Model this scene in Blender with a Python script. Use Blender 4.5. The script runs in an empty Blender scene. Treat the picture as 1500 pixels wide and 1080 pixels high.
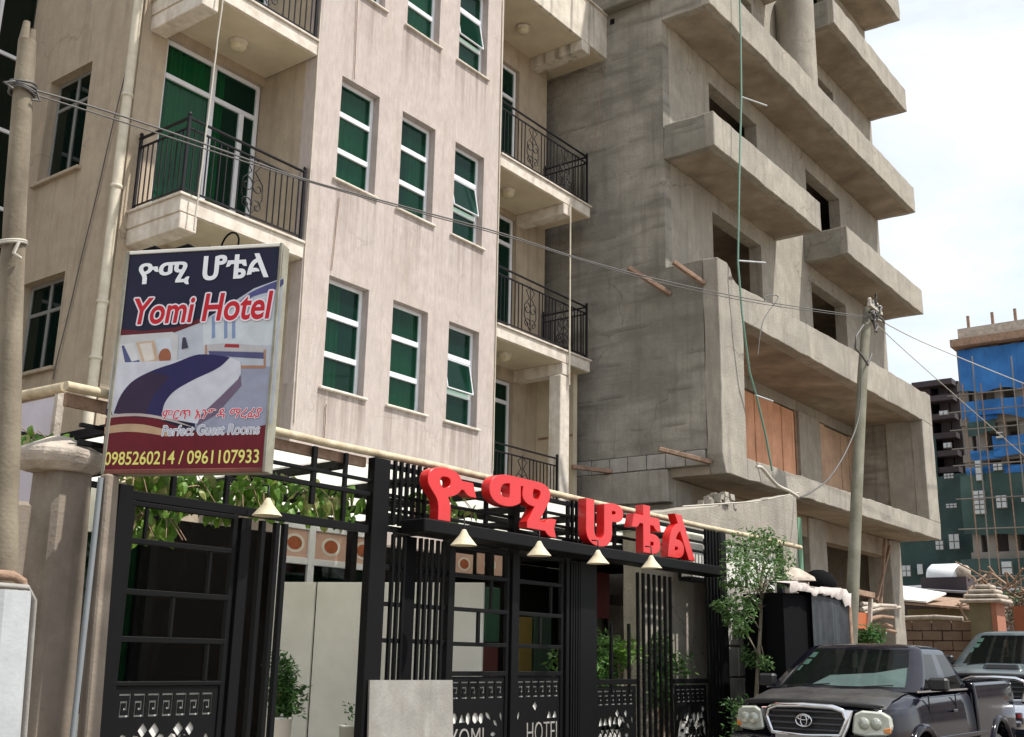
import bpy, bmesh, math, random
from mathutils import Vector, Matrix, noise
random.seed(7)
R = math.radians
SC = bpy.context.scene
COL = SC.collection

# ---------------------------------------------------------------- camera
FPX = 1603.49                                   # focal length in pixels of the 1500 px wide photograph
PITCH, ROLL, YAW = 0.256534, 0.0205087, 0.649774
CAM = Vector((0.0, 0.0, 1.6))
_F = Vector((math.cos(PITCH)*math.cos(YAW), math.cos(PITCH)*math.sin(YAW), math.sin(PITCH)))
_R0 = Vector((math.sin(YAW), -math.cos(YAW), 0))
_U0 = _R0.cross(_F)
RGT = _R0*math.cos(ROLL) + _U0*math.sin(ROLL)
UPV = -_R0*math.sin(ROLL) + _U0*math.cos(ROLL)
cd = bpy.data.cameras.new("camera"); cam = bpy.data.objects.new("camera", cd); COL.objects.link(cam)
m = Matrix((RGT, UPV, -_F)).transposed().to_4x4(); m.translation = CAM
cam.matrix_world = m
cd.sensor_width = 36.0; cd.lens = FPX/1500*36.0; cd.clip_end = 3000; cd.clip_start = 0.05
SC.camera = cam

def ray(px, py):
    return RGT*((px-750)/FPX) + UPV*(-(py-540)/FPX) + _F
def A(px, py, ax, val):                          # the point of the plane x/y/z = val that the photograph shows at a pixel
    d = ray(px, py); return CAM + d*((val-CAM[ax])/d[ax])

# ---------------------------------------------------------------- sky, sun, exposure
SUN_EL, SUN_AZ = R(60), R(-66)                   # azimuth of the direction TO the sun, from +X towards +Y
W = bpy.data.worlds.new("World"); SC.world = W; W.use_nodes = True
nt = W.node_tree; N = nt.nodes; L = nt.links; N.clear()
out = N.new('ShaderNodeOutputWorld'); bg = N.new('ShaderNodeBackground')
sky = N.new('ShaderNodeTexSky'); sky.sky_type = 'NISHITA'; sky.sun_disc = False
sky.sun_elevation = SUN_EL; sky.sun_rotation = math.pi/2 - SUN_AZ
sky.air_density = 1.0; sky.dust_density = 1.6; sky.ozone_density = 1.6
tc = N.new('ShaderNodeTexCoord'); mp = N.new('ShaderNodeMapping'); mp.inputs['Scale'].default_value = (1.0, 1.0, 2.3)
mp.inputs['Rotation'].default_value = (0.1, 0.35, 0.4); mp.inputs['Location'].default_value = (0.3, 0.1, 0.25)
nz = N.new('ShaderNodeTexNoise'); nz.inputs['Scale'].default_value = 3.6; nz.inputs['Detail'].default_value = 8; nz.inputs['Roughness'].default_value = 0.56
nz.inputs['Distortion'].default_value = 0.35
cr = N.new('ShaderNodeValToRGB'); cr.color_ramp.elements[0].position = 0.44; cr.color_ramp.elements[0].color = (0.60, 0.60, 0.60, 1)
cr.color_ramp.elements[1].position = 0.68; cr.color_ramp.elements[1].color = (0.97, 0.97, 0.97, 1)
sep = N.new('ShaderNodeSeparateXYZ'); hz = N.new('ShaderNodeMapRange')
hz.inputs['From Min'].default_value = 0.02; hz.inputs['From Max'].default_value = 0.40; hz.inputs['To Min'].default_value = 1.0; hz.inputs['To Max'].default_value = 0.0
mxf = N.new('ShaderNodeMath'); mxf.operation = 'MAXIMUM'
mix = N.new('ShaderNodeMix'); mix.data_type = 'RGBA'; mix.inputs['B'].default_value = (5.95, 6.15, 6.2, 1)
L.new(tc.outputs['Generated'], mp.inputs['Vector']); L.new(mp.outputs['Vector'], nz.inputs['Vector']); L.new(nz.outputs['Fac'], cr.inputs['Fac'])
L.new(tc.outputs['Generated'], sep.inputs[0]); L.new(sep.outputs['Z'], hz.inputs['Value'])
L.new(cr.outputs['Color'], mxf.inputs[0]); L.new(hz.outputs['Result'], mxf.inputs[1])
L.new(mxf.outputs[0], mix.inputs['Factor']); L.new(sky.outputs['Color'], mix.inputs['A']); L.new(mix.outputs['Result'], bg.inputs['Color'])
bg.inputs['Strength'].default_value = 0.14; L.new(bg.outputs[0], out.inputs[0])
sl = bpy.data.lights.new("sun", 'SUN'); sl.energy = 4.2; sl.angle = R(1.2); sl.color = (1.0, 0.95, 0.88)
so = bpy.data.objects.new("sun", sl); COL.objects.link(so)
sd = Vector((math.cos(SUN_EL)*math.cos(SUN_AZ), math.cos(SUN_EL)*math.sin(SUN_AZ), math.sin(SUN_EL)))
so.rotation_euler = sd.to_track_quat('Z', 'Y').to_euler(); so.location = (0, -20, 40)
SC.view_settings.view_transform = 'Standard'; SC.view_settings.look = 'None'; SC.view_settings.gamma = 1.0
SC.view_settings.exposure = 0.5; SC.view_settings.use_curve_mapping = False
try: SC.cycles.max_bounces = 8; SC.cycles.transparent_max_bounces = 12; SC.cycles.caustics_reflective = False; SC.cycles.caustics_refractive = False
except Exception: pass

# ---------------------------------------------------------------- materials
def newmat(name):
    m = bpy.data.materials.new(name); m.use_nodes = True
    return m, m.node_tree.nodes, m.node_tree.links, m.node_tree.nodes['Principled BSDF']
def surf(name, c1, c2=None, scale=3.0, rough=0.85, bump=0.0, bscale=60.0, streak=None, sfac=0.6, metal=0.0, lines=None, spec=0.3, patch=None, pscale=0.6, hband=None, cracks=0, fine=0, sills=None):
    """base colour c1..c2 by noise; streak = colour of vertical run-off stains; lines = spacing of formwork lift lines; patch = colour of broad patches"""
    m, n, l, b = newmat(name)
    b.inputs['Roughness'].default_value = rough; b.inputs['Metallic'].default_value = metal
    b.inputs['Specular IOR Level'].default_value = spec
    if c2 is None: c2 = tuple(v*0.82 for v in c1)
    g = n.new('ShaderNodeNewGeometry'); nz = n.new('ShaderNodeTexNoise'); nz.inputs['Scale'].default_value = scale; nz.inputs['Detail'].default_value = 7; nz.inputs['Roughness'].default_value = 0.62
    l.new(g.outputs['Position'], nz.inputs['Vector'])
    r = n.new('ShaderNodeValToRGB'); r.color_ramp.elements[0].position = 0.32; r.color_ramp.elements[0].color = (*c2, 1); r.color_ramp.elements[1].position = 0.66; r.color_ramp.elements[1].color = (*c1, 1)
    l.new(nz.outputs['Fac'], r.inputs['Fac']); colo = r.outputs['Color']
    def over(col, fac, color):
        mx = n.new('ShaderNodeMix'); mx.data_type = 'RGBA'; mx.inputs['B'].default_value = (*color, 1)
        l.new(fac, mx.inputs['Factor']); l.new(col, mx.inputs['A']); return mx.outputs['Result']
    def nfac(sc, lo, hi, top, detail=5, vecscale=None, dist=0.0):
        v = g.outputs['Position']
        if vecscale:
            mp = n.new('ShaderNodeMapping'); mp.inputs['Scale'].default_value = vecscale; l.new(v, mp.inputs['Vector']); v = mp.outputs['Vector']
        q = n.new('ShaderNodeTexNoise'); q.inputs['Scale'].default_value = sc; q.inputs['Detail'].default_value = detail; q.inputs['Distortion'].default_value = dist; l.new(v, q.inputs['Vector'])
        mr = n.new('ShaderNodeMapRange'); mr.inputs['From Min'].default_value = lo; mr.inputs['From Max'].default_value = hi; mr.inputs['To Max'].default_value = top
        l.new(q.outputs['Fac'], mr.inputs['Value']); return mr.outputs['Result']
    if patch: colo = over(colo, nfac(pscale, 0.42, 0.68, 0.8, 6, None, 0.6), patch)
    if streak: colo = over(colo, nfac(1.0, 0.52, 0.78, sfac, 6, (7.0, 7.0, 0.55), 0.3), streak)
    if hband: colo = over(colo, nfac(1.0, 0.48, 0.70, 0.75, 7, (0.55, 0.55, 3.2), 0.8), hband)
    hgt = None
    if fine: colo = over(colo, nfac(1.0, 0.35, 0.75, fine, 6, (26, 26, 5.0), 0.4), tuple(v*.66 for v in c2))
    if sills:                                  # run-off stains that start under the window sills
        sp_ = n.new('ShaderNodeSeparateXYZ'); l.new(g.outputs['Position'], sp_.inputs[0])
        def M2(op, a, b_):
            q = n.new('ShaderNodeMath'); q.operation = op
            for k_, v_ in ((0, a), (1, b_)):
                if isinstance(v_, (int, float)): q.inputs[k_].default_value = v_
                else: l.new(v_, q.inputs[k_])
            return q.outputs[0]
        tot = None
        for z_ in sills:
            dz_ = M2('SUBTRACT', z_, sp_.outputs['Z']); a_ = M2('MULTIPLY', M2('GREATER_THAN', dz_, 0.0), M2('MAXIMUM', M2('SUBTRACT', 1.0, M2('DIVIDE', dz_, 1.15)), 0.0)); tot = a_ if tot is None else M2('MAXIMUM', tot, a_)
        xm_ = M2('LESS_THAN', M2('FRACT', M2('DIVIDE', M2('SUBTRACT', sp_.outputs['X'], 9.60), 1.262), 0.0), 0.72)
        colo = over(colo, M2('MULTIPLY', M2('MULTIPLY', tot, xm_), nfac(1.0, 0.40, 0.66, 0.75, 5, (11, 11, .35), .2)), (.22, .175, .15))
    if cracks:
        wp = n.new('ShaderNodeTexNoise'); wp.inputs['Scale'].default_value = 1.7; wp.inputs['Detail'].default_value = 5; l.new(g.outputs['Position'], wp.inputs['Vector'])
        am = n.new('ShaderNodeVectorMath'); am.operation = 'MULTIPLY_ADD'; am.inputs[1].default_value = (.9, .9, .9); l.new(wp.outputs['Color'], am.inputs[0]); l.new(g.outputs['Position'], am.inputs[2])
        vo = n.new('ShaderNodeTexVoronoi'); vo.feature = 'DISTANCE_TO_EDGE'; vo.inputs['Scale'].default_value = 0.42; l.new(am.outputs[0], vo.inputs['Vector'])
        cm_ = n.new('ShaderNodeMapRange'); cm_.inputs['From Min'].default_value = 0.0; cm_.inputs['From Max'].default_value = 0.006; cm_.inputs['To Min'].default_value = cracks; cm_.inputs['To Max'].default_value = 0.0; l.new(vo.outputs['Distance'], cm_.inputs['Value'])
        mk = nfac(0.7, 0.48, 0.56, 1.0, 2); mm_ = n.new('ShaderNodeMath'); mm_.operation = 'MULTIPLY'; l.new(cm_.outputs['Result'], mm_.inputs[0]); l.new(mk, mm_.inputs[1]); colo = over(colo, mm_.outputs[0], (.09, .075, .06))
    if lines:
        sp = n.new('ShaderNodeSeparateXYZ'); l.new(g.outputs['Position'], sp.inputs[0])
        wn = n.new('ShaderNodeTexNoise'); wn.inputs['Scale'].default_value = 1.1; wn.inputs['Detail'].default_value = 3; l.new(g.outputs['Position'], wn.inputs['Vector'])
        ad = n.new('ShaderNodeMath'); ad.operation = 'MULTIPLY_ADD'; ad.inputs[1].default_value = 0.22*lines; l.new(wn.outputs['Fac'], ad.inputs[0]); l.new(sp.outputs['Z'], ad.inputs[2])
        dv = n.new('ShaderNodeMath'); dv.operation = 'DIVIDE'; dv.inputs[1].default_value = lines; l.new(ad.outputs[0], dv.inputs[0])
        fr = n.new('ShaderNodeMath'); fr.operation = 'FRACT'; l.new(dv.outputs[0], fr.inputs[0])
        ls = n.new('ShaderNodeMapRange'); ls.inputs['From Min'].default_value = 0.0; ls.inputs['From Max'].default_value = 0.16; ls.inputs['To Min'].default_value = 1.0; ls.inputs['To Max'].default_value = 0.0
        l.new(fr.outputs[0], ls.inputs['Value'])
        br = nfac(2.2, 0.45, 0.62, 0.75, 3)
        mu = n.new('ShaderNodeMath'); mu.operation = 'MULTIPLY'; l.new(ls.outputs['Result'], mu.inputs[0]); l.new(br, mu.inputs[1])
        colo = over(colo, mu.outputs[0], tuple(v*0.62 for v in c2)); hgt = mu.outputs[0]
    l.new(colo, b.inputs['Base Color'])
    if bump:
        bn = n.new('ShaderNodeTexNoise'); bn.inputs['Scale'].default_value = bscale; bn.inputs['Detail'].default_value = 6; l.new(g.outputs['Position'], bn.inputs['Vector'])
        bp = n.new('ShaderNodeBump'); bp.inputs['Strength'].default_value = bump; bp.inputs['Distance'].default_value = 0.02
        h = bn.outputs['Fac']
        if hgt:
            sb = n.new('ShaderNodeMath'); sb.operation = 'SUBTRACT'; l.new(h, sb.inputs[0]); l.new(hgt, sb.inputs[1]); h = sb.outputs[0]
        l.new(h, bp.inputs['Height']); l.new(bp.outputs['Normal'], b.inputs['Normal'])
    return m
def flat(name, c, rough=0.6, metal=0.0, spec=0.5, coat=0.0, var=0.08):
    m, n, l, b = newmat(name)
    b.inputs['Roughness'].default_value = rough; b.inputs['Metallic'].default_value = metal; b.inputs['Specular IOR Level'].default_value = spec
    b.inputs['Coat Weight'].default_value = coat; b.inputs['Coat Roughness'].default_value = 0.05
    g = n.new('ShaderNodeNewGeometry'); nz = n.new('ShaderNodeTexNoise'); nz.inputs['Scale'].default_value = 9; nz.inputs['Detail'].default_value = 5
    l.new(g.outputs['Position'], nz.inputs['Vector']); mr = n.new('ShaderNodeMix'); mr.data_type = 'RGBA'
    mr.inputs['A'].default_value = (*[v*(1-var*2) for v in c], 1); mr.inputs['B'].default_value = (*[min(1, v*(1+var)) for v in c], 1)
    l.new(nz.outputs['Fac'], mr.inputs['Factor']); l.new(mr.outputs['Result'], b.inputs['Base Color'])
    return m
def glassy(name, tint, trans=0.55, rough=0.03, spec=0.5, base=(0.01, 0.02, 0.015)):
    """window glass: a tinted see-through share and a glossy dark share"""
    m, n, l, b = newmat(name)
    b.inputs['Base Color'].default_value = (*base, 1); b.inputs['Roughness'].default_value = rough; b.inputs['Specular IOR Level'].default_value = spec
    t = n.new('ShaderNodeBsdfTransparent'); t.inputs['Color'].default_value = (*tint, 1)
    mx = n.new('ShaderNodeMixShader'); fr0 = n.new('ShaderNodeLayerWeight'); fr0.inputs['Blend'].default_value = 0.5; fr = n.new('ShaderNodeMath'); fr.operation = 'POWER'; fr.inputs[1].default_value = 4.0; l.new(fr0.outputs['Facing'], fr.inputs[0])
    mr = n.new('ShaderNodeMapRange'); mr.inputs['To Min'].default_value = 1-trans; mr.inputs['To Max'].default_value = 1.0
    l.new(fr.outputs[0], mr.inputs['Value']); l.new(mr.outputs['Result'], mx.inputs['Fac']); l.new(t.outputs[0], mx.inputs[1]); l.new(b.outputs[0], mx.inputs[2])
    l.new(mx.outputs[0], n['Material Output'].inputs['Surface'])
    return m
def leafmat(name, c1, c2, scale=2.5):
    m, n, l, b = newmat(name)
    g = n.new('ShaderNodeNewGeometry'); nz = n.new('ShaderNodeTexNoise'); nz.inputs['Scale'].default_value = scale; nz.inputs['Detail'].default_value = 8; nz.inputs['Roughness'].default_value = 0.8
    l.new(g.outputs['Position'], nz.inputs['Vector']); r = n.new('ShaderNodeValToRGB')
    r.color_ramp.elements[0].position = 0.35; r.color_ramp.elements[0].color = (*c2, 1); r.color_ramp.elements[1].position = 0.65; r.color_ramp.elements[1].color = (*c1, 1)
    l.new(nz.outputs['Fac'], r.inputs['Fac']); l.new(r.outputs['Color'], b.inputs['Base Color']); b.inputs['Roughness'].default_value = 0.45
    tr = n.new('ShaderNodeBsdfTranslucent'); l.new(r.outputs['Color'], tr.inputs['Color'])
    mx = n.new('ShaderNodeMixShader'); mx.inputs['Fac'].default_value = 0.35
    l.new(b.outputs[0], mx.inputs[1]); l.new(tr.outputs[0], mx.inputs[2]); l.new(mx.outputs[0], n['Material Output'].inputs['Surface'])
    return m
def translucent(name, c, share=0.6):
    m, n, l, b = newmat(name); b.inputs['Base Color'].default_value = (*c, 1); b.inputs['Roughness'].default_value = 0.5
    tr = n.new('ShaderNodeBsdfTranslucent'); tr.inputs['Color'].default_value = (*c, 1)
    mx = n.new('ShaderNodeMixShader'); mx.inputs['Fac'].default_value = share
    l.new(b.outputs[0], mx.inputs[1]); l.new(tr.outputs[0], mx.inputs[2]); l.new(mx.outputs[0], n['Material Output'].inputs['Surface'])
    return m

M = {}
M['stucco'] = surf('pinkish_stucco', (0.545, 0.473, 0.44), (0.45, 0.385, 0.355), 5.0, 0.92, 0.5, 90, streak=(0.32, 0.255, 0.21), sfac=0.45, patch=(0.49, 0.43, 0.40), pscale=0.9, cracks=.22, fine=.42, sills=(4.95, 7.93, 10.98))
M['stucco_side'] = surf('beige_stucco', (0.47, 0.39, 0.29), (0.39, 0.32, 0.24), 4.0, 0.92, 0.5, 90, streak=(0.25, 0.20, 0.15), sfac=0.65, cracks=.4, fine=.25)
M['trim'] = surf('pale_trim', (0.68, 0.63, 0.56), (0.50, 0.44, 0.37), 6.0, 0.8, 0.2, 60, streak=(0.33, 0.27, 0.21), sfac=0.6)
M['soffit'] = surf('cream_soffit', (0.60, 0.53, 0.40), (0.50, 0.43, 0.32), 2.0, 0.9, 0.2, 60)
M['fascia'] = surf('streaked_white_fascia', (0.66, 0.61, 0.53), (0.46, 0.42, 0.35), 3.0, 0.85, 0.3, 40, streak=(0.10, 0.09, 0.07), sfac=0.9)
M['conc'] = surf('raw_concrete', (0.40, 0.37, 0.315), (0.285, 0.26, 0.22), 2.6, 0.93, 0.5, 28, streak=(0.17, 0.155, 0.13), sfac=0.6, patch=(0.27, 0.25, 0.215), pscale=0.8, cracks=.6, fine=.35)
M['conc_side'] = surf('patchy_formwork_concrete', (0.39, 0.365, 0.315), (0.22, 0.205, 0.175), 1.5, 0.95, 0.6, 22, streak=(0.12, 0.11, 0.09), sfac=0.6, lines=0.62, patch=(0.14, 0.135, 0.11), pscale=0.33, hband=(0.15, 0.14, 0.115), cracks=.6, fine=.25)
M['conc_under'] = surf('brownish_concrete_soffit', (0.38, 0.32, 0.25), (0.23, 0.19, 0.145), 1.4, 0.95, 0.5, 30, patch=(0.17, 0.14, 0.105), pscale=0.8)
M['block'] = surf('grey_block', (0.43, 0.41, 0.37), (0.30, 0.28, 0.25), 4.0, 0.95, 0.6, 40)
M['brownblock'] = surf('brown_block', (0.26, 0.18, 0.13), (0.17, 0.12, 0.09), 3.0, 0.95, 0.6, 30)
M['ply'] = surf('orange_plywood', (0.78, 0.42, 0.26), (0.56, 0.28, 0.165), 1.6, 0.7, 0.2, 30, streak=(0.20, 0.10, 0.06), sfac=0.6)
M['plyb'] = surf('brown_plywood', (0.56, 0.39, 0.27), (0.38, 0.26, 0.18), 1.6, 0.75, 0.2, 30, streak=(0.14, 0.09, 0.06), sfac=0.6)
M['timber'] = surf('weathered_timber', (0.36, 0.24, 0.17), (0.20, 0.13, 0.09), 9.0, 0.85, 0.5, 60)
M['pole'] = surf('grey_pole_wood', (0.25, 0.215, 0.16), (0.15, 0.125, 0.09), 3.0, 0.9, 0.2, 40, streak=(0.10, 0.08, 0.06), sfac=0.9)
M['pole2'] = surf('greenish_pole_wood', (0.235, 0.225, 0.175), (0.14, 0.135, 0.10), 3.0, 0.9, 0.2, 30, streak=(0.11, 0.10, 0.08), sfac=0.8)
M['plaster'] = surf('rough_plaster', (0.30, 0.25, 0.20), (0.17, 0.14, 0.11), 3.2, 0.95, 0.25, 40, streak=(0.13, 0.105, 0.09), sfac=0.85, patch=(0.20, 0.17, 0.14), pscale=1.6)
M['capstone'] = surf('cap_stone', (0.50, 0.44, 0.37), (0.30, 0.26, 0.22), 6.0, 0.9, 0.6, 30)
M['bamboo'] = surf('bamboo_rail', (0.58, 0.50, 0.35), (0.36, 0.29, 0.19), 8.0, 0.6, 0.2, 40)
M['black'] = flat('black_painted_steel', (0.006, 0.006, 0.0065), 0.5, 0.0, 0.12)
M['blackmat'] = flat('matt_black', (0.006, 0.006, 0.007), 0.85, 0, 0.06)
M['iron'] = flat('wrought_iron', (0.008, 0.007, 0.010), 0.5, 0, 0.25)
M['white'] = flat('white_aluminium', (0.74, 0.76, 0.80), 0.4, 0.0, 0.5)
M['whitepanel'] = surf('white_panel', (0.78, 0.77, 0.72), (0.66, 0.65, 0.60), 2.0, 0.5)
M['sheet'] = surf('worn_white_sheet', (0.32, 0.31, 0.285), (0.235, 0.23, 0.21), 5.0, 0.6, 0.2, 40, streak=(0.17, 0.15, 0.13), sfac=0.6, patch=(0.24, 0.22, 0.20), pscale=3.0)
M['bluesheet'] = surf('pale_blue_sheet', (0.47, 0.49, 0.50), (0.36, 0.38, 0.39), 4.0, 0.6, 0.1, 40, streak=(0.22, 0.20, 0.18), sfac=0.55)
M['glass'] = glassy('green_glass', (0.40, 0.74, 0.58), 0.70, 0.04, 0.6, (0.008, 0.046, 0.034))
M['glassd'] = glassy('dark_green_glass', (0.08, 0.22, 0.14), 0.5, 0.04, 0.5, (0.004, 0.014, 0.009))
M['curtain'] = surf('green_curtain', (0.05, 0.44, 0.23), (0.015, 0.14, 0.08), 1.8, 0.8); M['curtainb'] = surf('bright_green_curtain', (0.09, 0.80, 0.40), (0.05, 0.50, 0.24), 1.6, 0.8)
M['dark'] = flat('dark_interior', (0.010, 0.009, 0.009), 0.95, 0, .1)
M['room'] = flat('room_wall', (0.16, 0.15, 0.13), 0.95)
M['red'] = flat('red_letter', (0.62, 0.012, 0.012), 0.3, 0.0, 0.5, 0.3)
M['cream'] = surf('cream_shade', (0.62, 0.56, 0.40), (0.44, 0.39, 0.27), 12.0, 0.7, 0.2, 80)
M['rooftrans'] = translucent('white_roof_sheet', (0.93, 0.94, 0.88), 0.75)
M['pvc'] = surf('cream_pvc', (0.62, 0.57, 0.46), (0.48, 0.43, 0.34), 6.0, 0.5, 0.0)
M['wire'] = flat('grey_cable', (0.09, 0.085, 0.08), 0.6)
M['wirel'] = flat('pale_cable', (0.45, 0.42, 0.36), 0.6)
M['hose'] = flat('green_hose', (0.14, 0.27, 0.21), 0.6)
M['asphalt'] = surf('asphalt', (0.17, 0.155, 0.135), (0.11, 0.10, 0.09), 2.0, 0.92, 0.5, 60)
M['earth'] = surf('dusty_earth', (0.34, 0.28, 0.21), (0.25, 0.20, 0.15), 1.5, 0.95, 0.5, 30)
M['paving'] = surf('pale_paving', (0.42, 0.38, 0.33), (0.30, 0.27, 0.23), 2.0, 0.85, 0.3, 40)

# ---------------------------------------------------------------- builders
class MB:
    def __init__(s): s.v = []; s.f = []; s.mi = []; s.sm = []
    def add(s, vs, fs, mi=0, smooth=False):
        o = len(s.v); s.v += [tuple(v) for v in vs]; s.f += [tuple(i+o for i in f) for f in fs]; s.mi += [mi]*len(fs); s.sm += [smooth]*len(fs); return s
    def box(s, x0, x1, y0, y1, z0, z1, mi=0):
        x0, x1 = sorted((x0, x1)); y0, y1 = sorted((y0, y1)); z0, z1 = sorted((z0, z1))
        v = [(x0,y0,z0),(x1,y0,z0),(x1,y1,z0),(x0,y1,z0),(x0,y0,z1),(x1,y0,z1),(x1,y1,z1),(x0,y1,z1)]
        return s.add(v, [(0,3,2,1),(4,5,6,7),(0,1,5,4),(1,2,6,5),(2,3,7,6),(3,0,4,7)], mi)
    def hexa(s, p, mi=0):                          # 8 corners, bottom loop then top loop
        return s.add(p, [(0,3,2,1),(4,5,6,7),(0,1,5,4),(1,2,6,5),(2,3,7,6),(3,0,4,7)], mi)
    def bar(s, a, b, w, h=None, up=(0,0,1), mi=0):  # rectangular bar from a to b
        a = Vector(a); b = Vector(b); h = h or w; d = (b-a).normalized(); up = Vector(up)
        if abs(d.dot(up)) > 0.95: up = Vector((0,1,0))
        sx = d.cross(up).normalized()*(w/2); sy = sx.cross(d).normalized()*(h/2)
        c = [a-sx-sy, a+sx-sy, a+sx+sy, a-sx+sy, b-sx-sy, b+sx-sy, b+sx+sy, b-sx+sy]
        return s.hexa(c, mi)
    def tube(s, pts, r, n=6, mi=0, smooth=True, caps=True):
        pts = [Vector(p) for p in pts]; k = len(pts); rs = r if isinstance(r, (list, tuple)) else [r]*k
        vs = []; fs = []; prev = None
        for i, p in enumerate(pts):
            d = (pts[min(i+1, k-1)] - pts[max(i-1, 0)]).normalized()
            if prev is None:
                u = d.orthogonal().normalized()
            else:
                u = (prev - d*prev.dot(d)); u = u.normalized() if u.length > 1e-6 else d.orthogonal().normalized()
            prev = u; w = d.cross(u)
            for j in range(n):
                t = 2*math.pi*j/n; vs.append(p + (u*math.cos(t) + w*math.sin(t))*rs[i])
        for i in range(k-1):
            for j in range(n): fs.append((i*n+j, i*n+(j+1)%n, (i+1)*n+(j+1)%n, (i+1)*n+j))
        s.add(vs, fs, mi, smooth)
        if caps:
            s.add(vs[:n], [tuple(reversed(range(n)))], mi); s.add(vs[-n:], [tuple(range(n))], mi)
        return s
    def poly(s, pts, mi=0): return s.add(pts, [tuple(range(len(pts)))], mi)
    def prism(s, pts, vec, mi=0):                   # polygon swept along vec
        n = len(pts); vec = Vector(vec); p = [Vector(q) for q in pts]; q = [a+vec for a in p]
        s.add(p+q, [tuple(range(n))] + [tuple(range(2*n-1, n-1, -1))] + [(i, i+n, (i+1)%n+n, (i+1)%n) for i in range(n)], mi); return s
    def lathe(s, c, prof, n=16, mi=0, smooth=True):
        c = Vector(c); vs = []; fs = []; k = len(prof)
        for r, z in prof:
            for j in range(n): t = 2*math.pi*j/n; vs.append(c + Vector((r*math.cos(t), r*math.sin(t), z)))
        for i in range(k-1):
            for j in range(n): fs.append((i*n+j, i*n+(j+1)%n, (i+1)*n+(j+1)%n, (i+1)*n+j))
        return s.add(vs, fs, mi, smooth)
    def mesh(s, name, mats, bevel=0, rough=0):
        me = bpy.data.meshes.new(name); me.from_pydata([tuple(v) for v in s.v], [], s.f)
        for mm in (mats if isinstance(mats, (list, tuple)) else [mats]): me.materials.append(mm)
        me.polygons.foreach_set('material_index', s.mi); me.polygons.foreach_set('use_smooth', s.sm)
        bm = bmesh.new(); bm.from_mesh(me)
        if bevel:
            es = [e for e in bm.edges if len(e.link_faces) == 2 and e.calc_face_angle(0) > 0.6]
            bmesh.ops.bevel(bm, geom=es, offset=bevel, segments=1, affect='EDGES', clamp_overlap=True)
        if rough:                                  # cut the long faces up and wander the edges a little
            lo = [min(v.co[a] for v in bm.verts) for a in range(3)]; hi = [max(v.co[a] for v in bm.verts) for a in range(3)]
            for a in (0, 1, 2):
                st = .22 if a == 0 else .35; k = int((hi[a]-lo[a])/st)
                for q in range(1, k+1):
                    p = [0, 0, 0]; p[a] = lo[a]+(hi[a]-lo[a])*q/(k+1); nn = [0, 0, 0]; nn[a] = 1
                    bmesh.ops.bisect_plane(bm, geom=bm.verts[:]+bm.edges[:]+bm.faces[:], plane_co=p, plane_no=nn)
            for v in bm.verts: v.co += Vector((noise.noise(v.co*2.3), noise.noise(v.co*2.1+Vector((9, 0, 0))), noise.noise(v.co*2.6+Vector((0, 7, 0)))+.5*noise.noise(v.co*9)))*rough
        bmesh.ops.recalc_face_normals(bm, faces=bm.faces); bm.to_mesh(me); bm.free(); me.update(); return me
    def build(s, name, mats, parent=None, bevel=0, rough=0, **kw):
        return put(name, s.mesh(name, mats, bevel, rough), parent, **kw)
def wloc(o):
    v = Vector((0,0,0))
    while o is not None: v += o.location; o = o.parent
    return v
def put(name, me, parent=None, loc=None, rot=None, scale=None, **kw):
    """link one object. Without loc its mesh is already in world coordinates."""
    o = bpy.data.objects.new(name, me); COL.objects.link(o)
    if parent is not None: o.parent = parent
    o.location = (Vector(loc) if loc is not None else Vector((0,0,0))) - (wloc(parent) if parent is not None else Vector((0,0,0)))
    if rot: o.rotation_euler = rot
    if scale is not None: o.scale = scale if isinstance(scale, (tuple, list)) else (scale,)*3
    for k, v in kw.items(): o[k] = v
    return o
def thing(name, label, cat, loc=(0,0,0), group=None):
    o = bpy.data.objects.new(name, None); COL.objects.link(o); o.location = loc; o.empty_display_size = 0.2
    o['label'] = label; o['category'] = cat
    if group: o['group'] = group
    return o
def solo(o, label, cat, group=None):
    o['label'] = label; o['category'] = cat
    if group: o['group'] = group
    return o
def struct(o): o['kind'] = 'structure'; return o
def curve_mesh(cu, name):
    o = bpy.data.objects.new('tmp', cu); COL.objects.link(o); dg = bpy.context.evaluated_depsgraph_get()
    me = bpy.data.meshes.new_from_object(o.evaluated_get(dg)); me.name = name; bpy.data.objects.remove(o); bpy.data.curves.remove(cu); return me
def text_mesh(body, extrude=0.0, offset=0.0, bevel=0.0, shear=0.0, res=4, name='lettering'):
    cu = bpy.data.curves.new('t', 'FONT'); cu.body = body; cu.size = 1; cu.extrude = extrude; cu.offset = offset; cu.bevel_depth = bevel; cu.bevel_resolution = 2; cu.shear = shear; cu.resolution_u = res
    cu.fill_mode = 'BOTH'
    return curve_mesh(cu, name)
def fit_text(me, O, U, V, Nn, w, h, depth=None, mat=None):
    """map a text mesh (x right, y up, z out) on the rectangle O, O+U*w, O+V*h; Nn faces the viewer"""
    xs = [v.co.x for v in me.vertices]; ys = [v.co.y for v in me.vertices]; zs = [v.co.z for v in me.vertices]
    x0, x1, y0, y1, z0, z1 = min(xs), max(xs), min(ys), max(ys), min(zs), max(zs)
    O, U, V, Nn = Vector(O), Vector(U).normalized(), Vector(V).normalized(), Vector(Nn).normalized()
    for v in me.vertices:
        z = (v.co.z - z0)/(z1-z0)*depth if depth and z1 > z0 else 0
        v.co = O + U*((v.co.x-x0)/(x1-x0)*w) + V*((v.co.y-y0)/(y1-y0)*h) + Nn*z
    me.materials.clear()
    if mat: me.materials.append(mat)
    me.update(); return me
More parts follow.
